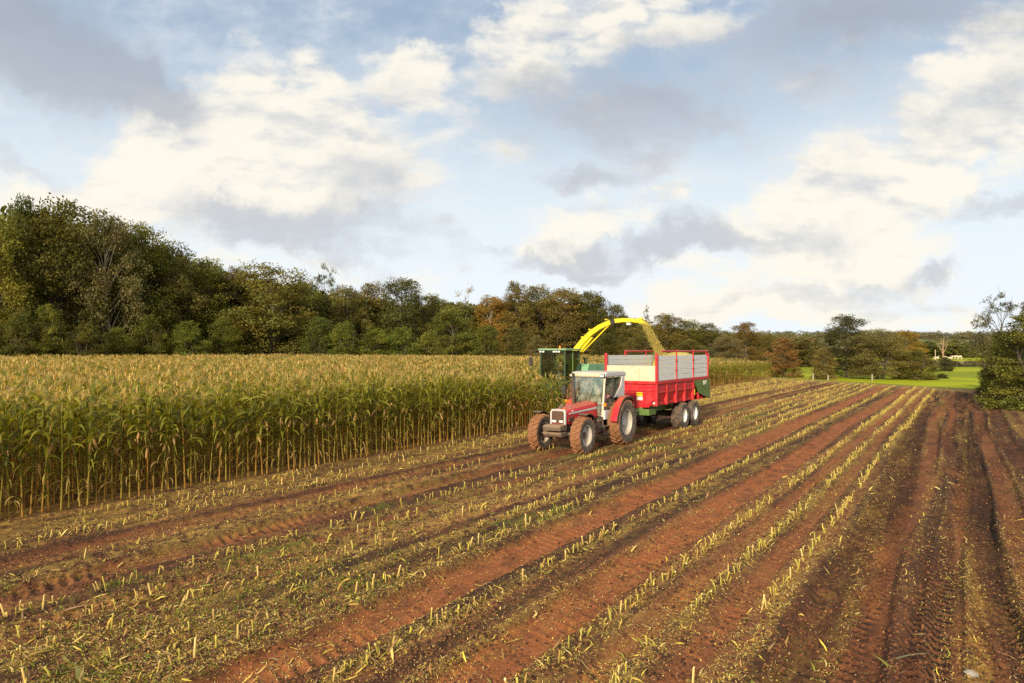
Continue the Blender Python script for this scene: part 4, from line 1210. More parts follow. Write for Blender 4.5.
# ------------------------------------------------------------------ wheels
def wheel(parent, x, y, rad, w, rim_r, side, lugs, mats, lug_h=0.045, lug_w=0.05):
    """hub mesh with the tyre and the rim as sub-parts; SIDE is +1 when the outer face looks along +y"""
    bm = BM()
    lathe_y(bm, [(0.02, side * w * 0.16), (rim_r * 0.34, side * w * 0.16), (rim_r * 0.36, side * w * 0.05), (rim_r * 0.36, -side * w * 0.2), (0.02, -side * w * 0.2)], 20)
    for k in range(8):
        a = 2 * PI * k / 8
        lathe_c = Matrix.Translation((rim_r * 0.26 * math.cos(a), side * w * 0.17, rim_r * 0.26 * math.sin(a)))
        bmesh.ops.create_cube(bm, size=0.035, matrix=lathe_c)
    hub = part('wheel', bm, mats['hub'], parent, (x, y, rad))
    bm = BM()
    c = rad - lug_h
    h = w / 2
    lathe_y(bm, [(rim_r, -h * .82), (rim_r + .03, -h * .9), ((rim_r + c) * .5, -h * 1.0), (c * .94, -h * .98), (c * .985, -h * .86), (c, -h * .4), (c, h * .4), (c * .985, h * .86), (c * .94, h * .98), ((rim_r + c) * .5, h * 1.0), (rim_r + .03, h * .9), (rim_r, h * .82), (rim_r - .02, 0)], 48)
    for s in (-1, 1):
        for k in range(lugs):
            a0 = 2 * PI * (k + (0.5 if s > 0 else 0)) / lugs
            da = 0.62 * h / rad * 1.0
            prof = [(a0, -s * h * 0.06, c - .01, rad), (a0 + da * 0.45, s * h * 0.42, c - .01, rad), (a0 + da, s * h * 0.92, c * .955, rad * .975), (a0 + da * 1.05, s * h * 1.03, c * .86, c * .935)]
            rings = []
            lw = lug_w / rad
            for (a, yy, r0, r1) in prof:
                rings.append([(r0 * math.cos(a - lw * .6), yy, r0 * math.sin(a - lw * .6)), (r1 * math.cos(a - lw * .42), yy, r1 * math.sin(a - lw * .42)), (r1 * math.cos(a + lw * .42), yy, r1 * math.sin(a + lw * .42)), (r0 * math.cos(a + lw * .6), yy, r0 * math.sin(a + lw * .6))])
            loft(bm, rings)
    ty = part('tyre', bm, mats['tyre'], hub)
    bm = BM()
    o = side
    lathe_y(bm, [(rim_r * 1.02, o * h * .84), (rim_r * .96, o * h * .84), (rim_r * .92, o * h * .55), (rim_r * .80, o * h * .30), (rim_r * .45, o * h * .16), (rim_r * .30, o * h * .22), (rim_r * .30, o * h * .10), (rim_r * .8, o * h * .2), (rim_r * .93, -o * h * .6), (rim_r * .96, -o * h * .84), (rim_r * 1.02, -o * h * .84), (rim_r * 1.0, 0)], 40)
    part('rim', bm, mats['rim'], hub, smooth=False)
    return hub

# ------------------------------------------------------------------ seated people
def person(parent_loc, rz, label, shirt, trousers, hairc=(0.05, 0.035, 0.02), seat=0.45, lean=0.04, wheel_at=(0.42, 0.72), tall=1.0):
    """a seated figure facing local +x, hips at SEAT above the origin; body one skinned mesh, clothes and hair its children"""
    def skin(name, pts, edges, rads, root, mat, parent=None, sub=2):
        me = bpy.data.meshes.new(name); me.from_pydata(pts, edges, []); me.update()
        me.materials.append(mat)
        o = link_mesh(name, me, parent)
        sk = o.modifiers.new('skin', 'SKIN'); sk.use_smooth_shade = True
        lay = me.skin_vertices[0].data if me.skin_vertices else me.attributes and None
        if lay is None:
            return o
        for i, r in enumerate(rads):
            lay[i].radius = r if isinstance(r, tuple) else (r, r); lay[i].use_root = (i == root)
        sb = o.modifiers.new('sub', 'SUBSURF'); sb.levels = sub; sb.render_levels = sub
        return o
    s = seat
    wx, wz = wheel_at
    pts = [(0, 0, s + .08), (lean * .4, 0, s + .28), (lean, 0, s + .47), (lean + .01, 0, s + .56), (lean + .03, 0, s + .66), (lean + .035, 0, s + .76),
           (lean, .18, s + .48), (lean + .12, .23, s + .24), (wx - .04, .17, s + wz - .42), (wx + .03, .15, s + wz - .40),
           (lean, -.18, s + .48), (lean + .12, -.23, s + .24), (wx - .04, -.17, s + wz - .42), (wx + .03, -.15, s + wz - .40),
           (.04, .10, s + .06), (.44, .13, s + .10), (.50, .13, s - .30), (.62, .13, s - .37),
           (.04, -.10, s + .06), (.44, -.13, s + .10), (.50, -.13, s - .30), (.62, -.13, s - .37)]
    edges = [(0, 1), (1, 2), (2, 3), (3, 4), (4, 5), (2, 6), (6, 7), (7, 8), (8, 9), (2, 10), (10, 11), (11, 12), (12, 13), (0, 14), (14, 15), (15, 16), (16, 17), (0, 18), (18, 19), (19, 20), (20, 21)]
    rads = [(.13, .11), (.14, .11), (.14, .10), .055, (.085, .075), (.078, .072), .065, .05, .036, .034, .065, .05, .036, .034, .09, .068, .048, .04, .09, .068, .048, .04]
    root = skin('person', pts, edges, rads, 0, M['skin'])
    root.location = parent_loc; root.rotation_euler = (0, 0, rz); root.scale = (tall,) * 3
    tag(root, label, 'person')
    skin('jacket', [pts[0], pts[1], pts[2], (lean + .01, 0, s + .54), pts[6], pts[7], (wx - .06, .175, s + wz - .42), pts[10], pts[11], (wx - .06, -.175, s + wz - .42)], [(0, 1), (1, 2), (2, 3), (2, 4), (4, 5), (5, 6), (2, 7), (7, 8), (8, 9)],
         [(.145, .125), (.155, .125), (.155, .115), .065, .078, .062, .048, .078, .062, .048], 0, M[shirt], root)
    skin('trousers', [pts[0], pts[14], pts[15], (.50, .13, s - .27), pts[18], pts[19], (.50, -.13, s - .27)], [(0, 1), (1, 2), (2, 3), (0, 4), (4, 5), (5, 6)], [(.14, .12), .10, .078, .062, .10, .078, .062], 0, M[trousers], root)
    hm = mat_paint('hair', hairc, rough=0.8, dirt=0.0)
    skin('hair', [(lean + .0, 0, s + .70), (lean + .02, 0, s + .80), (lean + .06, 0, s + .825)], [(0, 1), (1, 2)], [(.075, .07), (.075, .07), .05], 1, hm, root)
    bm = BM()                                                   # nose, eyes, ears, mouth
    fx = lean + .035
    for yy in (-.03, .03):
        bmesh.ops.create_uvsphere(bm, u_segments=8, v_segments=6, radius=.011, matrix=Matrix.Translation((fx + .068, yy, s + .725)))
    bmesh.ops.create_cone(bm, segments=6, radius1=.018, radius2=.006, depth=.05, cap_ends=True, matrix=Matrix.Translation((fx + .078, 0, s + .70)))
    box(bm, (fx + .066, 0, s + .665), (.012, .045, .008))
    for yy in (-.078, .078):
        box(bm, (fx - .005, yy, s + .71), (.035, .015, .06))
    part('face', bm, mat_paint('face', (0.30, 0.15, 0.10), dirt=0.0), root)
    for sy in (1, -1):                                           # hands with fingers curled round the wheel
        bm = BM()
        px0 = Vector((wx + .03, sy * .15, s + wz - .40))
        box(bm, px0 + Vector((.02, 0, 0)), (.08, .035, .075))
        for f in range(4):
            p0 = px0 + Vector((.05, 0, .03 - f * .02))
            ln = (.030, .036, .034, .026)[f]
            tube(bm, [p0, p0 + Vector((ln, 0, .004)), p0 + Vector((ln + .012, -sy * .02, -.004)), p0 + Vector((ln - .005, -sy * .034, -.006))], [.009, .0085, .008, .006], 6)
        p0 = px0 + Vector((.0, -sy * .015, .035)); tube(bm, [p0, p0 + Vector((.03, -sy * .025, .012)), p0 + Vector((.055, -sy * .028, .005))], [.011, .010, .007], 6)
        part('hand', bm, M['skin'], root, smooth=True)
    return root

# ------------------------------------------------------------------ tractor
def place(u, c, z=0.0):
    x, y = uc2xy(u, c)
    return (x, y, z)
def w2(loc, rz, p):
    m = Matrix.Translation(loc) @ Matrix.Rotation(rz, 4, 'Z')
    return tuple(m @ Vector(p))
TR = thing('tractor', 'muddy red tractor with grey cab pulling the forage trailer', 'tractor', place(24.2, -11.87, -0.12), HEAD)
def rrect(x, w, z0, z1, top, r=0.08):
    """rounded hood section across the tractor at x"""
    h = w / 2
    return [(x, -h, z0), (x, h, z0), (x, h, z1 - r * 1.6), (x, h - r * .35, z1 - r * .5), (x, h - r * 1.3, z1), (x, h * .35, top), (x, -h * .35, top), (x, -h + r * 1.3, z1), (x, -h + r * .35, z1 - r * .5), (x, -h, z1 - r * 1.6)]
bm = BM()
loft(bm, [rrect(3.02, .56, 1.02, 1.52, 1.54), rrect(2.6, .66, 1.00, 1.56, 1.59), rrect(1.8, .70, 1.06, 1.62, 1.65), rrect(1.02, .74, 1.10, 1.67, 1.70)])
hood = part('hood', bm, M['red'], TR, bevel=0.012)
bm = BM(); box(bm, (3.035, 0, 1.27), (.03, .48, .44)); gr = part('grille', bm, M['grille'], TR)
bm = BM()
for k in range(9): box(bm, (3.055, 0, 1.09 + k * .043), (.015, .46, .012))
part('grille_bars', bm, M['grille'], gr)
bm = BM()
loft(bm, [[(3.01, y, z) for y, z in ((-.31, 1.0), (-.31, 1.45), (-.25, 1.545), (.25, 1.545), (.31, 1.45), (.31, 1.0))], [(3.07, y, z) for y, z in ((-.30, 1.0), (-.30, 1.44), (-.24, 1.53), (.24, 1.53), (.30, 1.44), (.30, 1.0))]], cap=False)
loft(bm, [[(3.07, y, z) for y, z in ((-.30, 1.0), (-.30, 1.44), (-.24, 1.53), (.24, 1.53), (.30, 1.44), (.30, 1.0))], [(3.065, y, z) for y, z in ((-.245, 1.03), (-.245, 1.42), (-.21, 1.485), (.21, 1.485), (.245, 1.42), (.245, 1.03))]], cap=False)
part('grille_frame', bm, M['grey'], TR)
for y in (-.14, .14):
    bm = BM(); box(bm, (3.07, y, 1.12), (.03, .15, .075)); part('headlight', bm, M['lens'], TR, bevel=0.01)
for s in (1, -1):
    bm = BM()
    loft(bm, [[(2.86, s * .331, 1.36), (2.86, s * .345, 1.36), (2.86, s * .345, 1.405), (2.86, s * .331, 1.405)], [(1.06, s * .366, 1.42), (1.06, s * .382, 1.42), (1.06, s * .382, 1.50), (1.06, s * .366, 1.50)]])
    part('side_stripe', bm, M['grey'], TR)
    bm = BM(); box(bm, (2.70, s * .337, 1.18), (.34, .03, .17))
    for k in range(5): box(bm, (2.70, s * .353, 1.12 + .03 * k), (.32, .012, .010))
    part('side_vent', bm, M['grille'], TR)
    bm = BM(); prism_y(bm, [(2.70, 1.445), (2.60, 1.50), (2.50, 1.445), (2.60, 1.455)], s * .338, s * .352); part('badge', bm, M['lens'], TR)
bm = BM(); tube(bm, [(2.78, .0, 1.55), (2.78, .0, 1.63)], .06, 12); tube(bm, [(2.78, 0, 1.63), (2.78, 0, 1.69)], [.085, .07], 12); part('air_intake', bm, M['mud_iron'], TR)
bm = BM(); tube(bm, [(2.86, .16, 1.55), (2.86, .16, 1.60)], .035, 10); part('marker_lamp', bm, M['orange'], TR)
bm = BM(); box(bm, (1.95, 0, .90), (2.0, .46, .42)); box(bm, (2.5, 0, 1.0), (.9, .52, .2)); box(bm, (.35, 0, .86), (1.5, .50, .52)); box(bm, (1.6, .30, .85), (.5, .16, .22)); box(bm, (1.45, -.30, .82), (.5, .16, .28)); tube(bm, [(2.3, .26, .95), (1.4, .30, 1.0)], .05, 8)
part('engine_block', bm, M['iron'], TR, bevel=0.02)
bm = BM(); tube(bm, [(2.8, -.80, .66), (2.8, -.35, .62), (2.8, .35, .62), (2.8, .80, .66)], [.09, .11, .11, .09], 10); box(bm, (2.8, 0, .66), (.32, .34, .28)); tube(bm, [(2.98, -.72, .66), (3.0, 0, .68), (2.98, .72, .66)], .03, 8)
part('front_axle', bm, M['iron'], TR)
bm = BM(); tube(bm, [(0, -.8, .86), (0, .8, .86)], .15, 12); box(bm, (-.35, 0, .80), (.5, .5, .5)); part('rear_axle', bm, M['iron'], TR)
bm = BM(); prism_y(bm, [(3.03, .80), (3.49, .83), (3.53, .96), (3.46, 1.02), (3.03, 1.03)], -.35, .35); fw = part('front_weight', bm, M['mud_iron'], TR, bevel=0.025)
bm = BM(); prism_y(bm, [(3.08, .60), (3.44, .62), (3.52, .72), (3.50, .775), (3.08, .775)], -.35, .37); part('lower_weight', bm, M['mud_iron'], fw, bevel=0.02)
FW = dict(hub=M['mud_iron'], tyre=mat_tyre('front_tyre_rubber', .64, .52), rim=M['rim'])
RW = dict(hub=M['grey'], tyre=mat_tyre('rear_tyre_rubber', .86, .72), rim=M['rim'])
for s in (1, -1):
    wheel(TR, 2.8, s * .85, .665, .40, .36, s, 19, FW)
    wheel(TR, 0, s * .92, .875, .50, .49, s, 22, RW, lug_w=.055)
    bm = BM(); n = 9                                           # black mudguard over the front tyre
    a = [R(75 + 75 * k / n) for k in range(n + 1)]
    loft(bm, [[(2.8 + .73 * math.cos(q), s * .76, .665 + .73 * math.sin(q)), (2.8 + .73 * math.cos(q), s * 1.10, .665 + .73 * math.sin(q)), (2.8 + .755 * math.cos(q), s * 1.10, .665 + .755 * math.sin(q)), (2.8 + .755 * math.cos(q), s * .76, .665 + .755 * math.sin(q))] for q in a])
    tube(bm, [(2.8, s * .74, .8), (2.72, s * .74, 1.1), (2.7, s * .85, 1.40)], .02, 6)
    part('mudguard', bm, M['black'], TR)
    bm = BM(); n = 12                                           # red fender over the rear tyre
    pts = [(1.02, 1.02), (.93, 1.16)] + [(.96 * math.cos(R(32 + 118 * k / n)), .875 + .96 * math.sin(R(32 + 118 * k / n))) for k in range(n + 1)]
    pts = [(.98, 1.00), (.90, 1.20), (.74, 1.46), (.56, 1.66), (.36, 1.80), (.10, 1.865), (-.25, 1.86), (-.52, 1.76), (-.76, 1.54)]
    loft(bm, [[(x, s * .90, z), (x, s * 1.14, z), (x - .005, s * 1.15, z - .05), (x, s * .90, z - .03)] for x, z in pts])
    loft(bm, [[(x, s * .89, z - .02), (x, s * .905, z - .02), (x * .9, s * .905, max(1.05, z * .86)), (x * .9, s * .89, max(1.05, z * .86))] for x, z in pts])
    part('fender', bm, M['red'], TR, bevel=0.012)
    bm = BM(); loft(bm, [[(x, s * 1.135, z - .02), (x, s * 1.165, z - .02), (x - .01, s * 1.165, z - .09), (x - .01, s * 1.135, z - .09)] for x, z in pts]); part('fender_lip', bm, M['black'], TR)
# cab
def post(a, b, w, h, mat, name='pillar'):
    bm = BM(); bar(bm, a, b, w, h); return part(name, bm, mat, TR, bevel=0.01)
zr = 2.60
for s in (1, -1):
    post((1.04, s * .58, 1.12), (.98, s * .66, zr), .07, .07, M['cream_metal'])
    post((.36, s * .70, 1.28), (.32, s * .70, zr), .05, .05, M['black'])
    bm = BM(); loft(bm, [[(x0, s * .68, z), (x0, s * .745, z), (x1, s * .745, z), (x1, s * .68, z)] for x0, x1, z in ((.30, -.62, 1.80), (.04, -.62, 2.0), (-.30, -.62, 2.25), (-.42, -.64, zr))]); part('rear_quarter_panel', bm, M['grey'], TR, bevel=0.01)
    bm = BM(); box(bm, (.72, s * .66, 1.19), (.66, .10, .34)); part('lower_door_panel', bm, M['grey'], TR, bevel=0.02)
    bm = BM(); loft(bm, [[(1.02, s * .615, 1.36), (1.02, s * .627, 1.36), (.37, s * .705, 1.36), (.37, s * .693, 1.36)], [(.985, s * .650, zr - .02), (.985, s * .662, zr - .02), (.34, s * .705, zr - .02), (.34, s * .693, zr - .02)]]); dr = part('door_window', bm, M['glass'], TR)
    bm = BM(); box(bm, (.50, s * .725, 1.55), (.16, .03, .03)); part('handle', bm, M['black'], dr)
    bm = BM(); loft(bm, [[(.33, s * .705, 1.82), (.33, s * .715, 1.82), (.30, s * .715, zr - .02), (.30, s * .705, zr - .02)], [(.02, s * .705, 2.02), (.02, s * .715, 2.02), (-.38, s * .715, zr - .02), (-.38, s * .705, zr - .02)]]); part('quarter_window', bm, M['glass'], TR)
bm = BM(); loft(bm, [[(1.05, -.55, 1.68), (1.05, .55, 1.68), (1.06, .55, 1.68), (1.06, -.55, 1.68)], [(.99, -.62, zr), (.99, .62, zr), (1.0, .62, zr), (1.0, -.62, zr)]]); ws = part('windscreen', bm, M['glass'], TR)
bm = BM(); bar(bm, (1.065, .04, 1.72), (1.04, .22, 2.2), .02, .02); part('wiper', bm, M['black'], ws)
for s in (1, -1):
    bm = BM(); loft(bm, [[(1.045, s * .385, 1.14), (1.045, s * .555, 1.14), (1.055, s * .555, 1.14), (1.055, s * .385, 1.14)], [(1.04, s * .385, 1.68), (1.04, s * .57, 1.68), (1.05, s * .57, 1.68), (1.05, s * .385, 1.68)]]); part('lower_windscreen', bm, M['glass'], TR)
bm = BM(); loft(bm, [[(-.60, -.66, 1.75), (-.60, .66, 1.75), (-.61, .66, 1.75), (-.61, -.66, 1.75)], [(-.62, -.66, zr), (-.62, .66, zr), (-.63, .66, zr), (-.63, -.66, zr)]]); part('rear_window', bm, M['glass'], TR)
bm = BM(); box(bm, (-.60, 0, 1.45), (.06, 1.3, .60)); box(bm, (.2, 0, 1.06), (1.55, 1.2, .08)); part('cab_floor', bm, M['black'], TR)
bm = BM(); prism_y(bm, [(1.08, 2.60), (1.10, 2.68), (.98, 2.77), (.65, 2.80), (-.60, 2.79), (-.80, 2.74), (-.80, 2.60)], -.74, .74); part('roof', bm, M['grey'], TR, bevel=0.04)
bm = BM(); prism_y(bm, [(1.085, 2.60), (1.11, 2.675), (.99, 2.765), (.9, 2.60)], -.56, .56); part('roof_visor', bm, M['ply'], TR, bevel=0.02)
for y in (-.63, .63):
    bm = BM(); box(bm, (1.09, y, 2.655), (.10, .18, .12)); l = part('work_light', bm, M['black'], TR, bevel=0.015)
    bm = BM(); box(bm, (1.148, y, 2.655), (.02, .14, .08)); part('lens', bm, M['lens'], l)
bm = BM(); tube(bm, [(1.25, -.50, 1.5), (1.25, -.52, 2.05), (1.22, -.56, 2.75)], [.055, .065, .04], 10); part('exhaust_pipe', bm, M['iron'], TR)
for s in (1, -1):
    bm = BM(); tube(bm, [(1.0, s * .66, 2.35), (1.12, s * .95, 2.40), (1.12, s * .98, 2.10)], .015, 6); box(bm, (1.12, s * 1.0, 2.08), (.05, .17, .30)); part('mirror', bm, M['black'], TR)
bm = BM(); tube(bm, [(1.10, -.60, 1.62), (1.26, -.79, 1.68)], .018, 6); box(bm, (1.27, -.80, 1.68), (.05, .06, .09)); part('indicator', bm, M['orange'], TR)
bm = BM(); tube(bm, [(1.06, .62, 1.60), (1.08, .72, 1.60)], .018, 6); box(bm, (1.09, .74, 1.58), (.06, .07, .12)); part('indicator', bm, M['orange'], TR)
bm = BM()
for k, z in enumerate((.50, .78)): box(bm, (.98, .62 + .03 * k, z), (.42, .30, .035))
bar(bm, (1.18, .76, .48), (1.18, .66, 1.05), .03, .05); bar(bm, (.79, .76, .48), (.79, .66, 1.05), .03, .05)
part('step', bm, M['iron'], TR)
bm = BM(); prism_y(bm, [(.95, .55), (1.55, .55), (1.62, .75), (1.55, 1.0), (.95, 1.02)], .28, .60); part('fuel_tank', bm, M['iron'], TR, bevel=0.03)
bm = BM(); box(bm, (.18, 0, 1.30), (.50, .50, .14)); loft(bm, [[(-.06, -.24, 1.36), (-.06, .24, 1.36), (-.18, .24, 1.36), (-.18, -.24, 1.36)], [(-.16, -.22, 2.06), (-.16, .22, 2.06), (-.28, .22, 2.06), (-.28, -.22, 2.06)]]); box(bm, (.15, 0, 1.16), (.3, .3, .16)); part('seat', bm, M['black'], TR, bevel=0.03)
bm = BM()
for k in range(16):
    a0, a1 = 2 * PI * k / 16, 2 * PI * (k + 1) / 16
    f = lambda a: (.70 - .09 * math.sin(a) * 1.0, .19 * math.cos(a), 1.78 + .17 * math.sin(a))
    tube(bm, [f(a0), f(a1)], .016, 5)
tube(bm, [(.70, 0, 1.78), (.95, 0, 1.50)], .03, 6); bar(bm, (.70, -.18, 1.78), (.70, .18, 1.78), .025, .02)
part('steering_wheel', bm, M['black'], TR)
bm = BM(); prism_y(bm, [(1.02, 1.12), (.80, 1.14), (.82, 1.62), (1.02, 1.68)], -.34, .34); part('dashboard', bm, M['black'], TR, bevel=0.02)
bm = BM(); tube(bm, [(-.6, 0, .52), (-1.15, 0, .52)], .04, 8); box(bm, (-1.12, 0, .52), (.14, .12, .10)); bar(bm, (-.4, .3, .7), (-1.0, .35, .55), .05, .05); bar(bm, (-.4, -.3, .7), (-1.0, -.35, .55), .05, .05); part('hitch', bm, M['iron'], TR)
# the long wheelbase: everything ahead of the cab stands 0.3 m further forward
def forward(x):
    return x + .30 * min(1.0, max(0.0, (x - 1.15) / 1.3))
done = set()
for ch in TR.children:
    if ch.name.startswith('wheel'):
        ch.location.x = forward(ch.location.x)
    elif ch.name.startswith('mudguard'):
        ch.location.x = .30
    else:
        for o_ in [ch] + list(ch.children):
            if o_.data.name in done: continue
            done.add(o_.data.name)
            for v_ in o_.data.vertices: v_.co.x = forward(v_.co.x)
person(w2(TR.location, HEAD, (.10, 0, .92)), HEAD, 'driver in dark clothes sitting at the wheel of the red tractor', 'dark_cloth', 'dark_cloth', seat=.45, wheel_at=(.56, .84))

# ------------------------------------------------------------------ forage trailer (x forward, from the front board at x=0 back to -7.2)
TL = thing('forage_trailer', 'high sided red forage trailer with grey boards hitched to the tractor', 'trailer', place(27.55, -12.07, -0.03), HEAD)
hw = 1.18
ZB, ZT, ZU = 1.14, 2.18, 3.30
LEN = 6.95
# tub: sides slope in towards the floor
bm = BM()
loft(bm, [[(x, -hw, ZT), (x, -hw, 1.70), (x, -hw + .14, ZB + .05), (x, -.80, ZB - .02), (x, .80, ZB - .02), (x, hw - .14, ZB + .05), (x, hw, 1.70), (x, hw, ZT), (x, hw - .05, ZT), (x, hw - .05, 1.70), (x, hw - .19, ZB + .10), (x, -hw + .19, ZB + .10), (x, -hw + .05, 1.70), (x, -hw + .05, ZT)] for x in (-.06, -5.0)])
part('tub', bm, M['trailer_red'], TL)
bm = BM()
loft(bm, [[(x, -hw, ZT), (x, -hw, 1.62), (x, -hw * .72, ZB - .06), (x, 0, ZB - .12), (x, hw * .72, ZB - .06), (x, hw, 1.62), (x, hw, ZT)] for x in (0.0, -.055)])
fb_ = part('front_panel', bm, M['trailer_red'], TL)
bm = BM()
box(bm, (.03, 0, ZT - .05), (.07, 2 * hw + .02, .13)); box(bm, (.02, 0, 1.80), (.05, 2 * hw - .06, .10)); box(bm, (.012, 0, 1.66), (.03, 2 * hw - .1, .03))
part('cross_rail', bm, M['trailer_red'], fb_, bevel=0.012)
bm = BM(); box(bm, (.012, .42, 1.63), (.02, .27, .17)); part('warning_sticker', bm, M['sign_yellow'], fb_)
bm = BM(); box(bm, (.012, .43, 1.45), (.02, .26, .15)); st = part('white_plate', bm, M['white'], fb_)
def text(name, s, size, mat, parent, loc, rot, depth=0.004, sx=1.0):
    cu = bpy.data.curves.new(name, 'FONT'); cu.body = s; cu.size = size; cu.extrude = depth; cu.align_x = 'CENTER'; cu.align_y = 'CENTER'
    cu.space_character = 1.05
    cu.materials.append(mat)
    tmp = bpy.data.objects.new(name + '_outline', cu); COL.objects.link(tmp)
    dg = bpy.context.evaluated_depsgraph_get(); me = bpy.data.meshes.new_from_object(tmp.evaluated_get(dg)); me.name = name
    bpy.data.objects.remove(tmp)
    o = bpy.data.objects.new(name, me); COL.objects.link(o); o.parent = parent; o.location = loc; o.rotation_euler = rot; o.scale = (sx, 1, 1)
    return o
LET = mat_paint('dark_lettering', (0.055, 0.03, 0.012), dirt=0.0)
text('lettering', 'B  B  I', .15, LET, fb_, (.006, -.62, 1.97), (R(90), 0, R(90)))
bm = BM(); bmesh.ops.create_uvsphere(bm, u_segments=10, v_segments=8, radius=.05, matrix=Matrix.Translation((.03, hw - .10, ZB + .12))); part('marker_lamp', bm, M['lens'], TL)
for s in (1, -1):
    bm = BM(); box(bm, (-3.5, s * (hw + .01), ZT - .05), (LEN - .02, .09, .13)); box(bm, (-2.4, s * (hw - .01), 1.70), (4.8, .06, .06)); box(bm, (-2.5, s * (hw - .12), ZB + .06), (5.0, .12, .12)); part('side_rail', bm, M['trailer_red'], TL, bevel=0.012)
    for k, x in enumerate((-.04, -1.2, -2.36, -3.52, -4.68)):
        bm = BM(); loft(bm, [[(x - .05, s * (hw + .045), z) if j == 0 else (x + .05, s * (hw + .045), z) if j == 1 else (x + .05, s * (hw - .1), z) if j == 2 else (x - .05, s * (hw - .1), z) for j in range(4)] for z in (ZB + .0, ZT - .1)]); part('side_rib', bm, M['trailer_red'], TL, bevel=0.008)
    # grey boards above
    for k in range(5):
        z0 = ZT + .03 + k * .218
        bm = BM(); box(bm, (-3.45, s * hw, z0 + .10), (6.72, .035, .207)); 
        part('side_board', bm, M['galv'], TL, bevel=0.01)
    bm = BM(); box(bm, (-.05, s * hw, (ZT + ZU) / 2 + .03), (.11, .11, ZU - ZT + .12)); part('corner_post', bm, M['trailer_red'], TL, bevel=0.012)
    bm = BM(); bar(bm, (-6.86, s * hw, ZT - .12), (-6.98, s * hw, ZU + .06), .12, .12); part('corner_post', bm, M['trailer_red'], TL, bevel=0.012)
    for x in (-2.35, -4.65):
        bm = BM(); box(bm, (x, s * (hw + .03), (ZT + ZU) / 2 + .12), (.055, .05, ZU - ZT + .26))
        for z in (2.62, 3.06): box(bm, (x, s * (hw + .035), z), (.16, .05, .09))
        part('side_post', bm, M['trailer_red'], TL, bevel=0.006)
    bm = BM(); tube(bm, [(-2.1 if s < 0 else -.6, s * hw, ZU + .17), (-6.75, s * hw, ZU + .17), (-6.9, s * hw, ZU - .02)], .04, 8)
    for x in ((-2.1, -4.6, -6.7) if s < 0 else (-4.65, -6.7)): box(bm, (x, s * hw, ZU + .07), (.06, .05, .26))
    part('top_rail', bm, M['trailer_red'], TL)
bm = BM(); box(bm, (-6.97, 0, ZU + .17), (.07, 2 * hw, .07)); part('rear_rail', bm, M['trailer_red'], TL)
for k in range(3):
    bm = BM(); box(bm, (-.03, -.76 + .76 * k, ZT + .34), (.04, .74, .66)); part('front_board', bm, M['ply'], TL, bevel=0.008)
for y in (-.38, .38):
    bm = BM(); box(bm, (.0, y, ZT + .34), (.05, .035, .68)); part('board_batten', bm, M['ply'], TL)
for k in range(2):
    bm = BM(); box(bm, (-6.9, 0, ZT + .3 + k * .45), (.04, 2 * hw - .1, .42)); part('rear_board', bm, M['galv'], TL, bevel=0.01)
for s in (1, -1):
    bm = BM(); prism_y(bm, [(-4.72, ZT - .13), (-7.15, ZT - .13), (-7.15, 1.10), (-6.98, 1.08), (-5.42, 1.42), (-5.28, 1.58), (-5.05, 1.78)], s * (hw + .0), s * (hw + .06)); ep = part('rear_side_panel', bm, M['green'], TL, bevel=0.012)
    bm = BM(); bar(bm, (-5.5, s * (hw + .065), 1.82), (-7.1, s * (hw + .065), 1.50), .02, .04); part('panel_fold', bm, M['green'], ep)
    text('lettering', 'BLP', .30, M['white'], ep, (-6.3, s * (hw + .064), 1.90), (R(90), 0, R(180) if s > 0 else 0), sx=1.15)
bm = BM(); box(bm, (-7.12, 0, 1.60), (.06, 2 * hw, .95)); part('tailgate', bm, M['green'], TL, bevel=0.01)
bm = BM(); box(bm, (-6.2, 0, 1.16), (1.7, 1.9, .16)); 
for x in (-5.7, -6.2, -6.7): box(bm, (x, 0, 1.26), (.09, 2 * hw - .06, .34))
part('rear_frame', bm, M['trailer_red'], TL, bevel=0.01)
bm = BM(); box(bm, (-4.82, hw + .035, 1.50), (.10, .02, .30)); part('reflector', bm, M['sign_yellow'], TL)
bm = BM()
for y in (-.45, .45): box(bm, (-3.2, y, .93), (6.4, .16, .30))
for x in (-.1, -2.0, -4.4, -6.2): box(bm, (x, 0, .92), (.14, 1.1, .22))
box(bm, (-.35, .62, .86), (.8, .5, .26)); box(bm, (-3.9, 0, .75), (2.2, .24, .16))
part('chassis', bm, M['green'], TL, bevel=0.015)
bm = BM(); box(bm, (-.02, .66, .93), (.04, .26, .12)); part('reflector', bm, M['sign_yellow'], TL)
bm = BM(); loft(bm, [[(x, y - .07, z - .08), (x, y + .07, z - .08), (x, y + .07, z + .08), (x, y - .07, z + .08)] for x, y, z in ((-.2, .40, .88), (1.2, .12, .62), (2.05, .03, .54))]); loft(bm, [[(x, y - .07, z - .08), (x, y + .07, z - .08), (x, y + .07, z + .08), (x, y - .07, z + .08)] for x, y, z in ((-.2, -.40, .88), (1.2, -.12, .62), (2.05, -.03, .54))]); tube(bm, [(1.95, 0, .53), (2.30, 0, .52)], .05, 8); tube(bm, [(1.1, .28, .62), (1.1, .28, .2)], .04, 8); box(bm, (1.1, .28, .18), (.2, .2, .03)); part('drawbar', bm, M['dark_green'], TL)
TW = dict(hub=M['rim'], tyre=mat_tyre('trailer_tyre_rubber', .66, .57), rim=M['white'])
for x in (-3.25, -4.72):
    bm = BM(); tube(bm, [(x, -1.0, .50), (x, 1.0, .50)], .07, 8); part('axle', bm, M['iron'], TL)
    for s in (1, -1):
        wheel(TL, x, s * 1.06, .60, .52, .31, s, 30, TW, lug_h=.022, lug_w=.035).location.z = .50
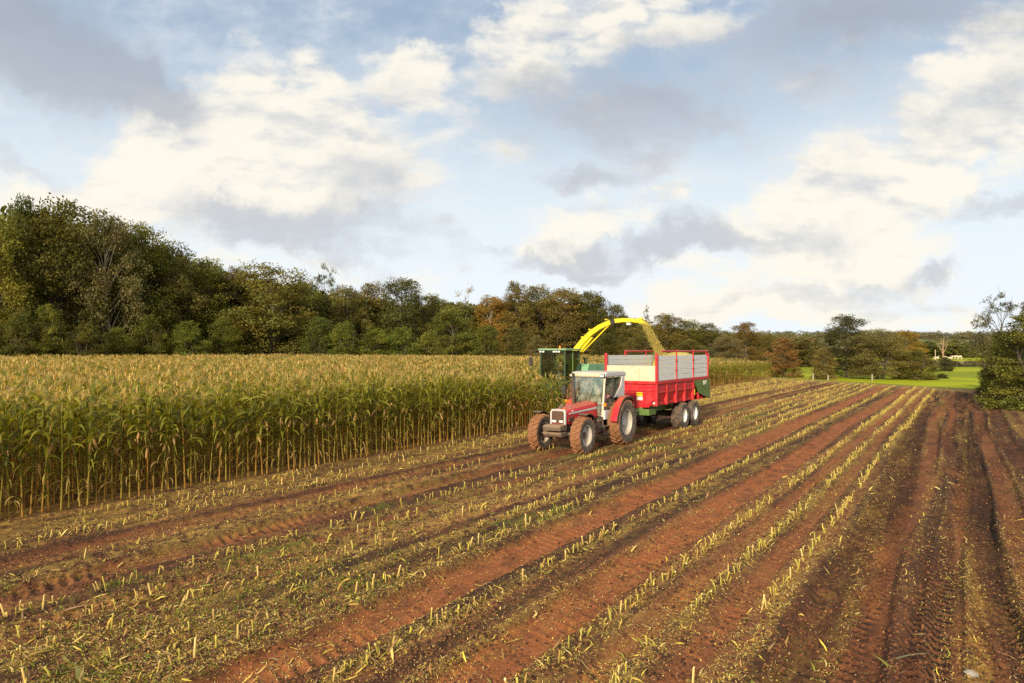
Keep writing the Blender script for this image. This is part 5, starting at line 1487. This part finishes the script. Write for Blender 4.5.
# the load
rng = np.random.default_rng(5)
xs = np.linspace(-.12, -6.8, 60); ys = np.linspace(-hw + .06, hw - .06, 26)
GX, GY = np.meshgrid(xs, ys, indexing='ij')
GZ = 2.2 + 1.26 * np.exp(-((GX + 5.9) / 0.85) ** 2) * (1 - .25 * (GY / hw) ** 2) + .22 * (fbm(GX * 2.2, GY * 2.2, 5, 3) - .5) + .08 * (fbm(GX * 11, GY * 11, 6, 2) - .5)
n0, n1 = GX.shape; idx = np.arange(n0 * n1).reshape(n0, n1)
Q = np.stack([idx[:-1, :-1], idx[:-1, 1:], idx[1:, 1:], idx[1:, :-1]], -1).reshape(-1, 4)
cc = np.array((0.36, 0.30, 0.085)) * (0.75 + .5 * fbm(GX * 14, GY * 14, 8, 2))[..., None]
o = link_mesh('chopped_maize', np_mesh('chopped_maize', np.stack([GX, GY, GZ], -1).reshape(-1, 3), Q, M['straw'], cc.reshape(-1, 3)))
o.location = TL.location; o.rotation_euler = TL.rotation_euler
tag(o, 'heap of chopped yellow green maize filling the red trailer', 'chopped maize', kind='stuff')

# ------------------------------------------------------------------ forage harvester (x forward; origin under the cab)
FH = thing('forage_harvester', 'green forage harvester standing in the maize with its yellow spout raised', 'harvester', place(33.0, -18.65), HEAD)
bm = BM(); prism_y(bm, [(.92, 3.48), (.94, 3.53), (.85, 3.58), (-.85, 3.57), (-.92, 3.53), (-.9, 3.48)], -.88, .88); part('roof', bm, M['pale_green'], FH, bevel=0.02)
for x, y in ((.80, .76), (.80, -.76), (-.80, .76), (-.80, -.76)):
    bm = BM(); bar(bm, (x * 1.02, y, 1.75), (x, y, 3.485), .07, .07); part('pillar', bm, M['dark_green'], FH)
bm = BM(); box(bm, (0, .80, 2.75), (.06, .05, 1.36)); part('pillar', bm, M['green'], FH)
for nm, p0, p1, z0, z1 in (('windscreen', (.82, -.72), (.82, .72), 1.85, 3.46), ('rear_window', (-.82, -.72), (-.82, .72), 2.2, 3.46), ('side_window', (.76, .77), (-.76, .77), 1.95, 3.46), ('side_window', (.76, -.77), (-.76, -.77), 1.95, 3.46)):
    bm = BM(); a = Vector((p0[0], p0[1], z0)); b = Vector((p1[0], p1[1], z0)); d = Vector((0, 0, z1 - z0)); nn = (b - a).cross(d).normalized() * .006
    loft(bm, [[a - nn, b - nn, b + nn, a + nn], [a + d - nn, b + d - nn, b + d + nn, a + d + nn]]); part(nm, bm, M['dark_glass'], FH)
for ys_ in ((-.70, -.52), (.14, .30, .46)):
    for y in ys_:
        bm = BM(); box(bm, (.88, y, 3.41), (.10, .13, .10)); l = part('work_light', bm, M['black'], FH, bevel=0.01)
        bm = BM(); box(bm, (.938, y, 3.41), (.02, .11, .08)); part('lens', bm, M['lens'], l)
bm = BM(); box(bm, (.85, -1.0, 3.4), (.5, .05, .05)); tube(bm, [(1.0, -.95, 3.45), (1.1, -1.2, 3.45), (1.1, -1.22, 3.1)], .02, 6); box(bm, (1.1, -1.22, 2.85), (.06, .2, .5)); part('mirror', bm, M['black'], FH)
bm = BM(); tube(bm, [(.2, .1, 3.57), (.2, .1, 3.74)], .05, 8); part('beacon', bm, M['orange'], FH)
bm = BM(); tube(bm, [(.1, -.1, 3.55), (.1, -.1, 4.9)], .012, 5); part('aerial', bm, M['black'], FH)
bm = BM(); prism_y(bm, [(-.9, 1.2), (-.95, 1.80), (-1.0, 1.80), (-1.1, 2.40), (-1.25, 2.72), (-5.2, 2.66), (-5.5, 2.40), (-5.6, 1.2), (-4.8, .9), (-.9, .8)], -1.15, 1.15); part('body', bm, M['pale_green'], FH, bevel=0.04)
bm = BM(); box(bm, (0, 0, 1.42), (1.75, 1.5, .76)); part('cab_base', bm, M['dark_green'], FH, bevel=0.03)
bm = BM()
for x in (-2.2, -3.4, -4.6): box(bm, (x, 1.165, 2.0), (.05, .03, 1.2))
box(bm, (-3.4, 1.165, 1.45), (4.0, .03, .06)); part('panel_seam', bm, M['green'], FH)
bm = BM(); tube(bm, [(-1.2, .95, 2.3), (-1.2, 1.0, 3.1), (-.6, 1.02, 3.1), (-.1, 1.02, 3.0)], .025, 6); tube(bm, [(-1.2, .95, 2.85), (-3.0, .95, 2.95), (-4.5, .95, 2.95)], .02, 6); part('handrail', bm, M['green'], FH)
bm = BM(); tube(bm, [(-2.0, .55, 2.66), (-2.0, .55, 2.98)], .10, 10); tube(bm, [(-2.0, .55, 2.98), (-2.0, .55, 3.06)], .16, 10); part('exhaust_pipe', bm, M['black'], FH)
HWH = dict(hub=M['yellow'], tyre=mat_tyre('harvester_tyre_rubber', .90, .78), rim=M['yellow'])
HWR = dict(hub=M['yellow'], tyre=mat_tyre('steer_tyre_rubber', .62, .54), rim=M['yellow'])
for s in (1, -1):
    wheel(FH, .3, s * 1.25, .90, .62, .42, s, 20, HWH)
    wheel(FH, -4.0, s * 1.15, .62, .42, .30, s, 18, HWR)
bm = BM(); box(bm, (.9, 0, .9), (1.6, 1.0, .9)); loft(bm, [[(1.4, y, z) for y, z in ((-.4, .7), (.4, .7), (.4, 1.3), (-.4, 1.3))], [(2.3, y, z) for y, z in ((-.5, .3), (.5, .3), (.5, .9), (-.5, .9))]]); part('feeder_housing', bm, M['green'], FH)
bm = BM(); box(bm, (1.9, 0, .55), (.5, 3.0, .75)); hd = part('maize_header', bm, M['green'], FH, bevel=0.03)
for y in (-1.45, -.73, 0, .73, 1.45):
    bm = BM(); loft(bm, [[(2.1, y - .2, .2), (2.1, y + .2, .2), (2.1, y + .12, .95), (2.1, y - .12, .95)], [(2.6, y - .14, .15), (2.6, y + .14, .15), (2.6, y + .08, .55), (2.6, y - .08, .55)], [(3.0, y - .02, .10), (3.0, y + .02, .10), (3.0, y + .02, .16), (3.0, y - .02, .16)]]); part('snout', bm, M['yellow'], hd)
bm = BM(); box(bm, (-.1, 0, 2.05), (.5, .5, .14)); box(bm, (-.34, 0, 2.45), (.14, .48, .75)); part('seat', bm, M['black'], FH, bevel=0.03)
bm = BM(); tube(bm, [(.85, 0, 1.8), (.50, 0, 2.42)], .05, 8)
for k in range(14):
    a0, a1 = 2 * PI * k / 14, 2 * PI * (k + 1) / 14
    f = lambda a: (.50 - .10 * math.sin(a), .19 * math.cos(a), 2.44 + .15 * math.sin(a))
    tube(bm, [f(a0), f(a1)], .016, 5)
part('steering_wheel', bm, M['black'], FH)
person(w2(FH.location, HEAD, (-.12, 0, 1.62)), HEAD, 'driver in brown top and blue trousers sitting in the green harvester cab', 'brown_cloth', 'blue_cloth', seat=.48, wheel_at=(.52, .78))
# spout: swung out square over the trailer (along local +y)
U0 = 34.4
def sp(px, py):
    """a point of the spout in harvester coordinates, from its bearing and height as surveyed in the plane square to the rows at u = U0"""
    r = (px - 512) / F_PX
    U = U0 - 1.3 * (px - 573.5) / 87
    c = U * (r * RY - RX) / (r * RX + RY)
    X, Y = uc2xy(U, c)
    return (33.0 - U, c + 18.65, H_CAM + (350 - py) / F_PX * Y)
curve = [sp(*p) for p in ((573.5, 358), (577.5, 349), (584, 341), (591.5, 333.5), (600, 327.5), (608, 323.6), (615, 321.2), (624, 320.2), (634, 320.4), (641, 321.5))]
bm = BM(); tube(bm, [(curve[0][0], curve[0][1], 2.5), (curve[0][0], curve[0][1], curve[0][2] - .05)], .30, 14); part('spout_base', bm, M['yellow'], FH)
def chute(bm, pts, wid, hei):
    rings = []
    for i, p in enumerate(pts):
        a = Vector(pts[max(i - 1, 0)]); b = Vector(pts[min(i + 1, len(pts) - 1)])
        d = (b - a).normalized(); nrm = Vector((1, 0, 0)).cross(d).normalized()
        if nrm.z < 0: nrm = -nrm
        w = wid[i] / 2; h = hei[i]
        P = Vector(p)
        rings.append([tuple(P + Vector((-w, 0, 0)) - nrm * h * .5), tuple(P + Vector((w, 0, 0)) - nrm * h * .5), tuple(P + Vector((w, 0, 0)) + nrm * h * .5), tuple(P + Vector((-w, 0, 0)) + nrm * h * .5)])
    return loft(bm, rings)
n = len(curve)
bm = BM(); chute(bm, curve, [.40 - .014 * k for k in range(n)], [.34 - .017 * k for k in range(n)])
spo = part('spout', bm, M['yellow'], FH, bevel=0.015)
bm = BM(); chute(bm, [tuple(np.array(curve[5]) * .25 + np.array(curve[6]) * .75 - (0, 0.09, 0.03)), tuple(np.array(curve[6]) + (0, .06, .01))], [.37, .37], [.29, .29]); part('spout_joint', bm, M['black'], spo)
for k in (2, 3, 5):
    bm = BM(); box(bm, np.array(curve[k]) + (0, -.06, .22), (.30, .10, .07)); part('bracket', bm, M['yellow'], spo)
a, b = Vector(curve[0]), Vector(curve[6])
bm = BM(); bar(bm, a + Vector((0, .35, .12)), b + Vector((0, -.35, -.22)), .06, .07); part('spout_brace', bm, M['yellow'], spo)
bm = BM(); loft(bm, [[a + Vector((-.1, .12, .35)), a + Vector((.1, .12, .35)), a + Vector((.1, .42, .22)), a + Vector((-.1, .42, .22))], [Vector(curve[3]) + Vector((-.08, .0, -.2)), Vector(curve[3]) + Vector((.08, .0, -.2)), Vector(curve[3]) + Vector((.08, .12, -.24)), Vector(curve[3]) + Vector((-.08, .12, -.24))]]); part('spout_stay', bm, M['orange'] if False else M['yellow'], spo)
e = Vector(curve[-1])
bm = BM(); chute(bm, [e + Vector((0, -.02, 0)), e + Vector((0, .22, -.06)), e + Vector((0, .40, -.20))], [.34, .36, .38], [.22, .12, .06]); part('deflector', bm, M['yellow'], spo)
bm = BM(); box(bm, e + Vector((0, -.02, .16)), (.12, .26, .10)); part('flap_motor', bm, M['yellow'], spo)
bm = BM(); box(bm, Vector(sp(629, 323.8)), (.12, .22, .12)); part('lamp', bm, M['lens'], spo)
# chopped crop in flight
rng = np.random.default_rng(15)
nb = 20000
t = rng.uniform(0, 1, nb) ** 0.9
A0 = e + Vector((0, .15, -.06)); 
PT = np.array([sp(642, 321.5), sp(646, 325), sp(650, 333), sp(655, 343), sp(660.5, 354), sp(663, 360)])
PX = np.stack([np.interp(t, np.linspace(0, 1, 6), PT[:, k]) for k in range(3)], 1)
spread = 0.055 + 0.085 * t
PX += np.stack([rng.normal(size=nb) * spread, rng.normal(size=nb) * spread, rng.normal(size=nb) * 0.06], 1)
V, Q = leaf_quads(rng, PX, 0.045, 0.0, 0.5)
cc = np.array((0.46, 0.38, 0.11)) * rng.uniform(.6, 1.25, (nb, 1))
o = link_mesh('maize_stream', np_mesh('maize_stream', V, Q, M['straw'], np.repeat(cc, 4, 0)))
o.location = FH.location; o.rotation_euler = FH.rotation_euler
tag(o, 'stream of chopped maize falling from the spout into the trailer', 'chopped maize', kind='stuff')

# ------------------------------------------------------------------ small things far and near
def post_at(px, Y, h, label):
    x = (px - 512) / F_PX * Y
    bm = BM(); zb = float(terr(np.array([x]), np.array([float(Y)]))[0])
    loft(bm, [[(-.08, -.08, -.2), (.08, -.08, -.2), (.08, .08, -.2), (-.08, .08, -.2)], [(-.075, -.075, h), (.075, -.075, h), (.075, .075, h), (-.075, .075, h)], [(-.02, -.02, h + .08), (.02, -.02, h + .08), (.02, .02, h + .08), (-.02, .02, h + .08)]])
    o = part('wooden_post', bm, M['wood'], None, (x, Y, zb)); tag(o, label, 'fence post', 'pale posts at the field end')
post_at(813, 90, .75, 'pale wooden post left of the low reddish bush')
post_at(828, 91, .6, 'short pale post at the foot of the tall dark tree')
post_at(872, 88, .8, 'white topped post in front of the multi stemmed willow')
# dead snag
Y = 134.0; x = (943 - 512) / F_PX * Y
sn = thing('dead_tree', 'bleached dead snag standing above a dark bush on the far pasture', 'tree', (x, Y, -.3))
bm = BM(); rngp = random.Random(4)
tube(bm, [(0, 0, 0), (.1, 0, 2.0), (.05, .1, 4.0), (.25, 0, 6.2)], [.24, .19, .14, .05], 8)
for a, z, l in ((.4, 3.2, 1.8), (2.6, 3.6, 1.6), (5.2, 4.4, 1.3), (1.6, 4.8, 1.0), (3.6, 2.8, 1.6)):
    tube(bm, [(.08, 0, z), (.08 + math.cos(a) * l * .6, math.sin(a) * l * .6, z + l * .7), (.08 + math.cos(a) * l * .8, math.sin(a) * l * .8, z + l * 1.4)], [.08, .05, .02], 5)
part('trunk', bm, mat_bark('dead_wood', (0.26, 0.17, 0.10)), sn)
bm = BM(); tube(bm, [(0, 0, 0), (0, 0, 3.6)], .08, 6); x = (935.5 - 512) / F_PX * 240; o = part('white_pole', bm, M['hide'], None, (x, 240, 0)); tag(o, 'thin white pole left of the dead snag', 'pole')
def cow(px, Y, rz, label, lying):
    x = (px - 512) / F_PX * Y
    k = -0.45 if lying else 0
    pts = [(-.75, 0, 1.15 + k), (-.2, 0, 1.05 + k), (.55, 0, 1.1 + k), (.95, 0, 1.3 + k * .8), (1.2, 0, 1.45 + k * .6), (1.5, 0, 1.25 + k * .6)]
    edges = [(i, i + 1) for i in range(5)]
    rads = [.32, .38, .36, .2, .17, .10]
    for sx, i in ((-.75, 0), (.55, 2)):
        for sy in (-.2, .2):
            b = len(pts)
            if lying: pts += [(sx + .1, sy * 1.4, .42), (sx + .45, sy * 1.7, .14), (sx + .1, sy * 1.8, .1)]
            else: pts += [(sx + (-.05 if i == 0 else .0), sy, .85), (sx + (-.15 if i == 0 else .03), sy, .45), (sx, sy, .06)]
            edges += [(i, b), (b, b + 1), (b + 1, b + 2)]; rads += [.16, .085, .07]
    me = bpy.data.meshes.new('cow'); me.from_pydata(pts, edges, []); me.materials.append(M['hide'])
    o = link_mesh('cow', me, None, (x, Y, 0)); o.rotation_euler = (0, 0, rz)
    sk = o.modifiers.new('skin', 'SKIN'); sk.use_smooth_shade = True
    for j, r in enumerate(rads): me.skin_vertices[0].data[j].radius = (r, r); me.skin_vertices[0].data[j].use_root = (j == 1)
    o.modifiers.new('sub', 'SUBSURF').render_levels = 1
    tag(o, label, 'cow', 'pale cattle on the far pasture')
cow(936, 250, .2, 'pale cow beside the thin white pole on the far pasture', True)
cow(949, 246, 2.9, 'pale cow just right of the dead snag', True)
cow(954, 250, .1, 'pale cow in the middle of the far pasture trio', False)
cow(959.5, 247, 3.3, 'rightmost pale cow on the far pasture', False)
# loose leaves and a stone close to the camera
def near_leaf(px, py, length, width, az, cols, label, droop=60, name='maize_leaf'):
    y = F_PX * H_CAM / (py - 350); x = (px - 512) / F_PX * y
    z = float(ground_z(np.array([x]), np.array([y]))[0])
    rg = np.random.default_rng(int(px))
    V, Q, C = blade(rg, 0, 0, length, width, R(droop), 0.5, segs=8, curl=.3)
    V[:, 2] = V[:, 2] * .28
    me = np_mesh(name, V, Q, M['maize'], np.tile(np.array(cols), (len(V), 1)) * np.linspace(.9, 1.15, len(V))[:, None])
    o = link_mesh(name, me, None, (x, y, z + .02)); o.rotation_euler = (0, 0, az); tag(o, label, 'leaf')
near_leaf(84, 680, .42, .075, 2.4, (.30, .30, .10), 'large pale green maize leaf lying at the lower left corner')
near_leaf(893, 676, .45, .05, 1.9, (.34, .34, .06), 'long yellow green maize leaf at the bottom right wheel track')
near_leaf(880, 664, .75, .03, .25, (.26, .25, .13), 'thin grey green dry leaf arched beside the yellow green one', 80)
near_leaf(28, 660, .28, .06, .4, (.50, .33, .10), 'tan husk leaf near the lower left corner')
near_leaf(65, 612, .30, .05, .5, (.55, .36, .20), 'pinkish tan husk strip lying left of the weedy strip')
near_leaf(382, 527, .55, .05, .2, (.13, .20, .02), 'bright green fallen leaf among the near stubble', 70)
def stone(px, py, s, label):
    y = F_PX * H_CAM / (py - 350); x = (px - 512) / F_PX * y
    bm = BM(); bmesh.ops.create_icosphere(bm, subdivisions=2, radius=s)
    rr = random.Random(int(px))
    for v in bm.verts:
        v.co.x *= 1.4; v.co.z *= .65; v.co += Vector((rr.uniform(-1, 1), rr.uniform(-1, 1), rr.uniform(-1, 1))) * s * .12
    o = part('stone', bm, M['stone'], None, (x, y, float(ground_z(np.array([x]), np.array([y]))[0]) + s * .2)); o.rotation_euler = (0, .2, rr.uniform(0, 3)); tag(o, label, 'stone')
stone(969, 673, .055, 'pale grey stone in the bottom right corner')
stone(929, 678, .035, 'small grey stone left of the bottom right corner stone')
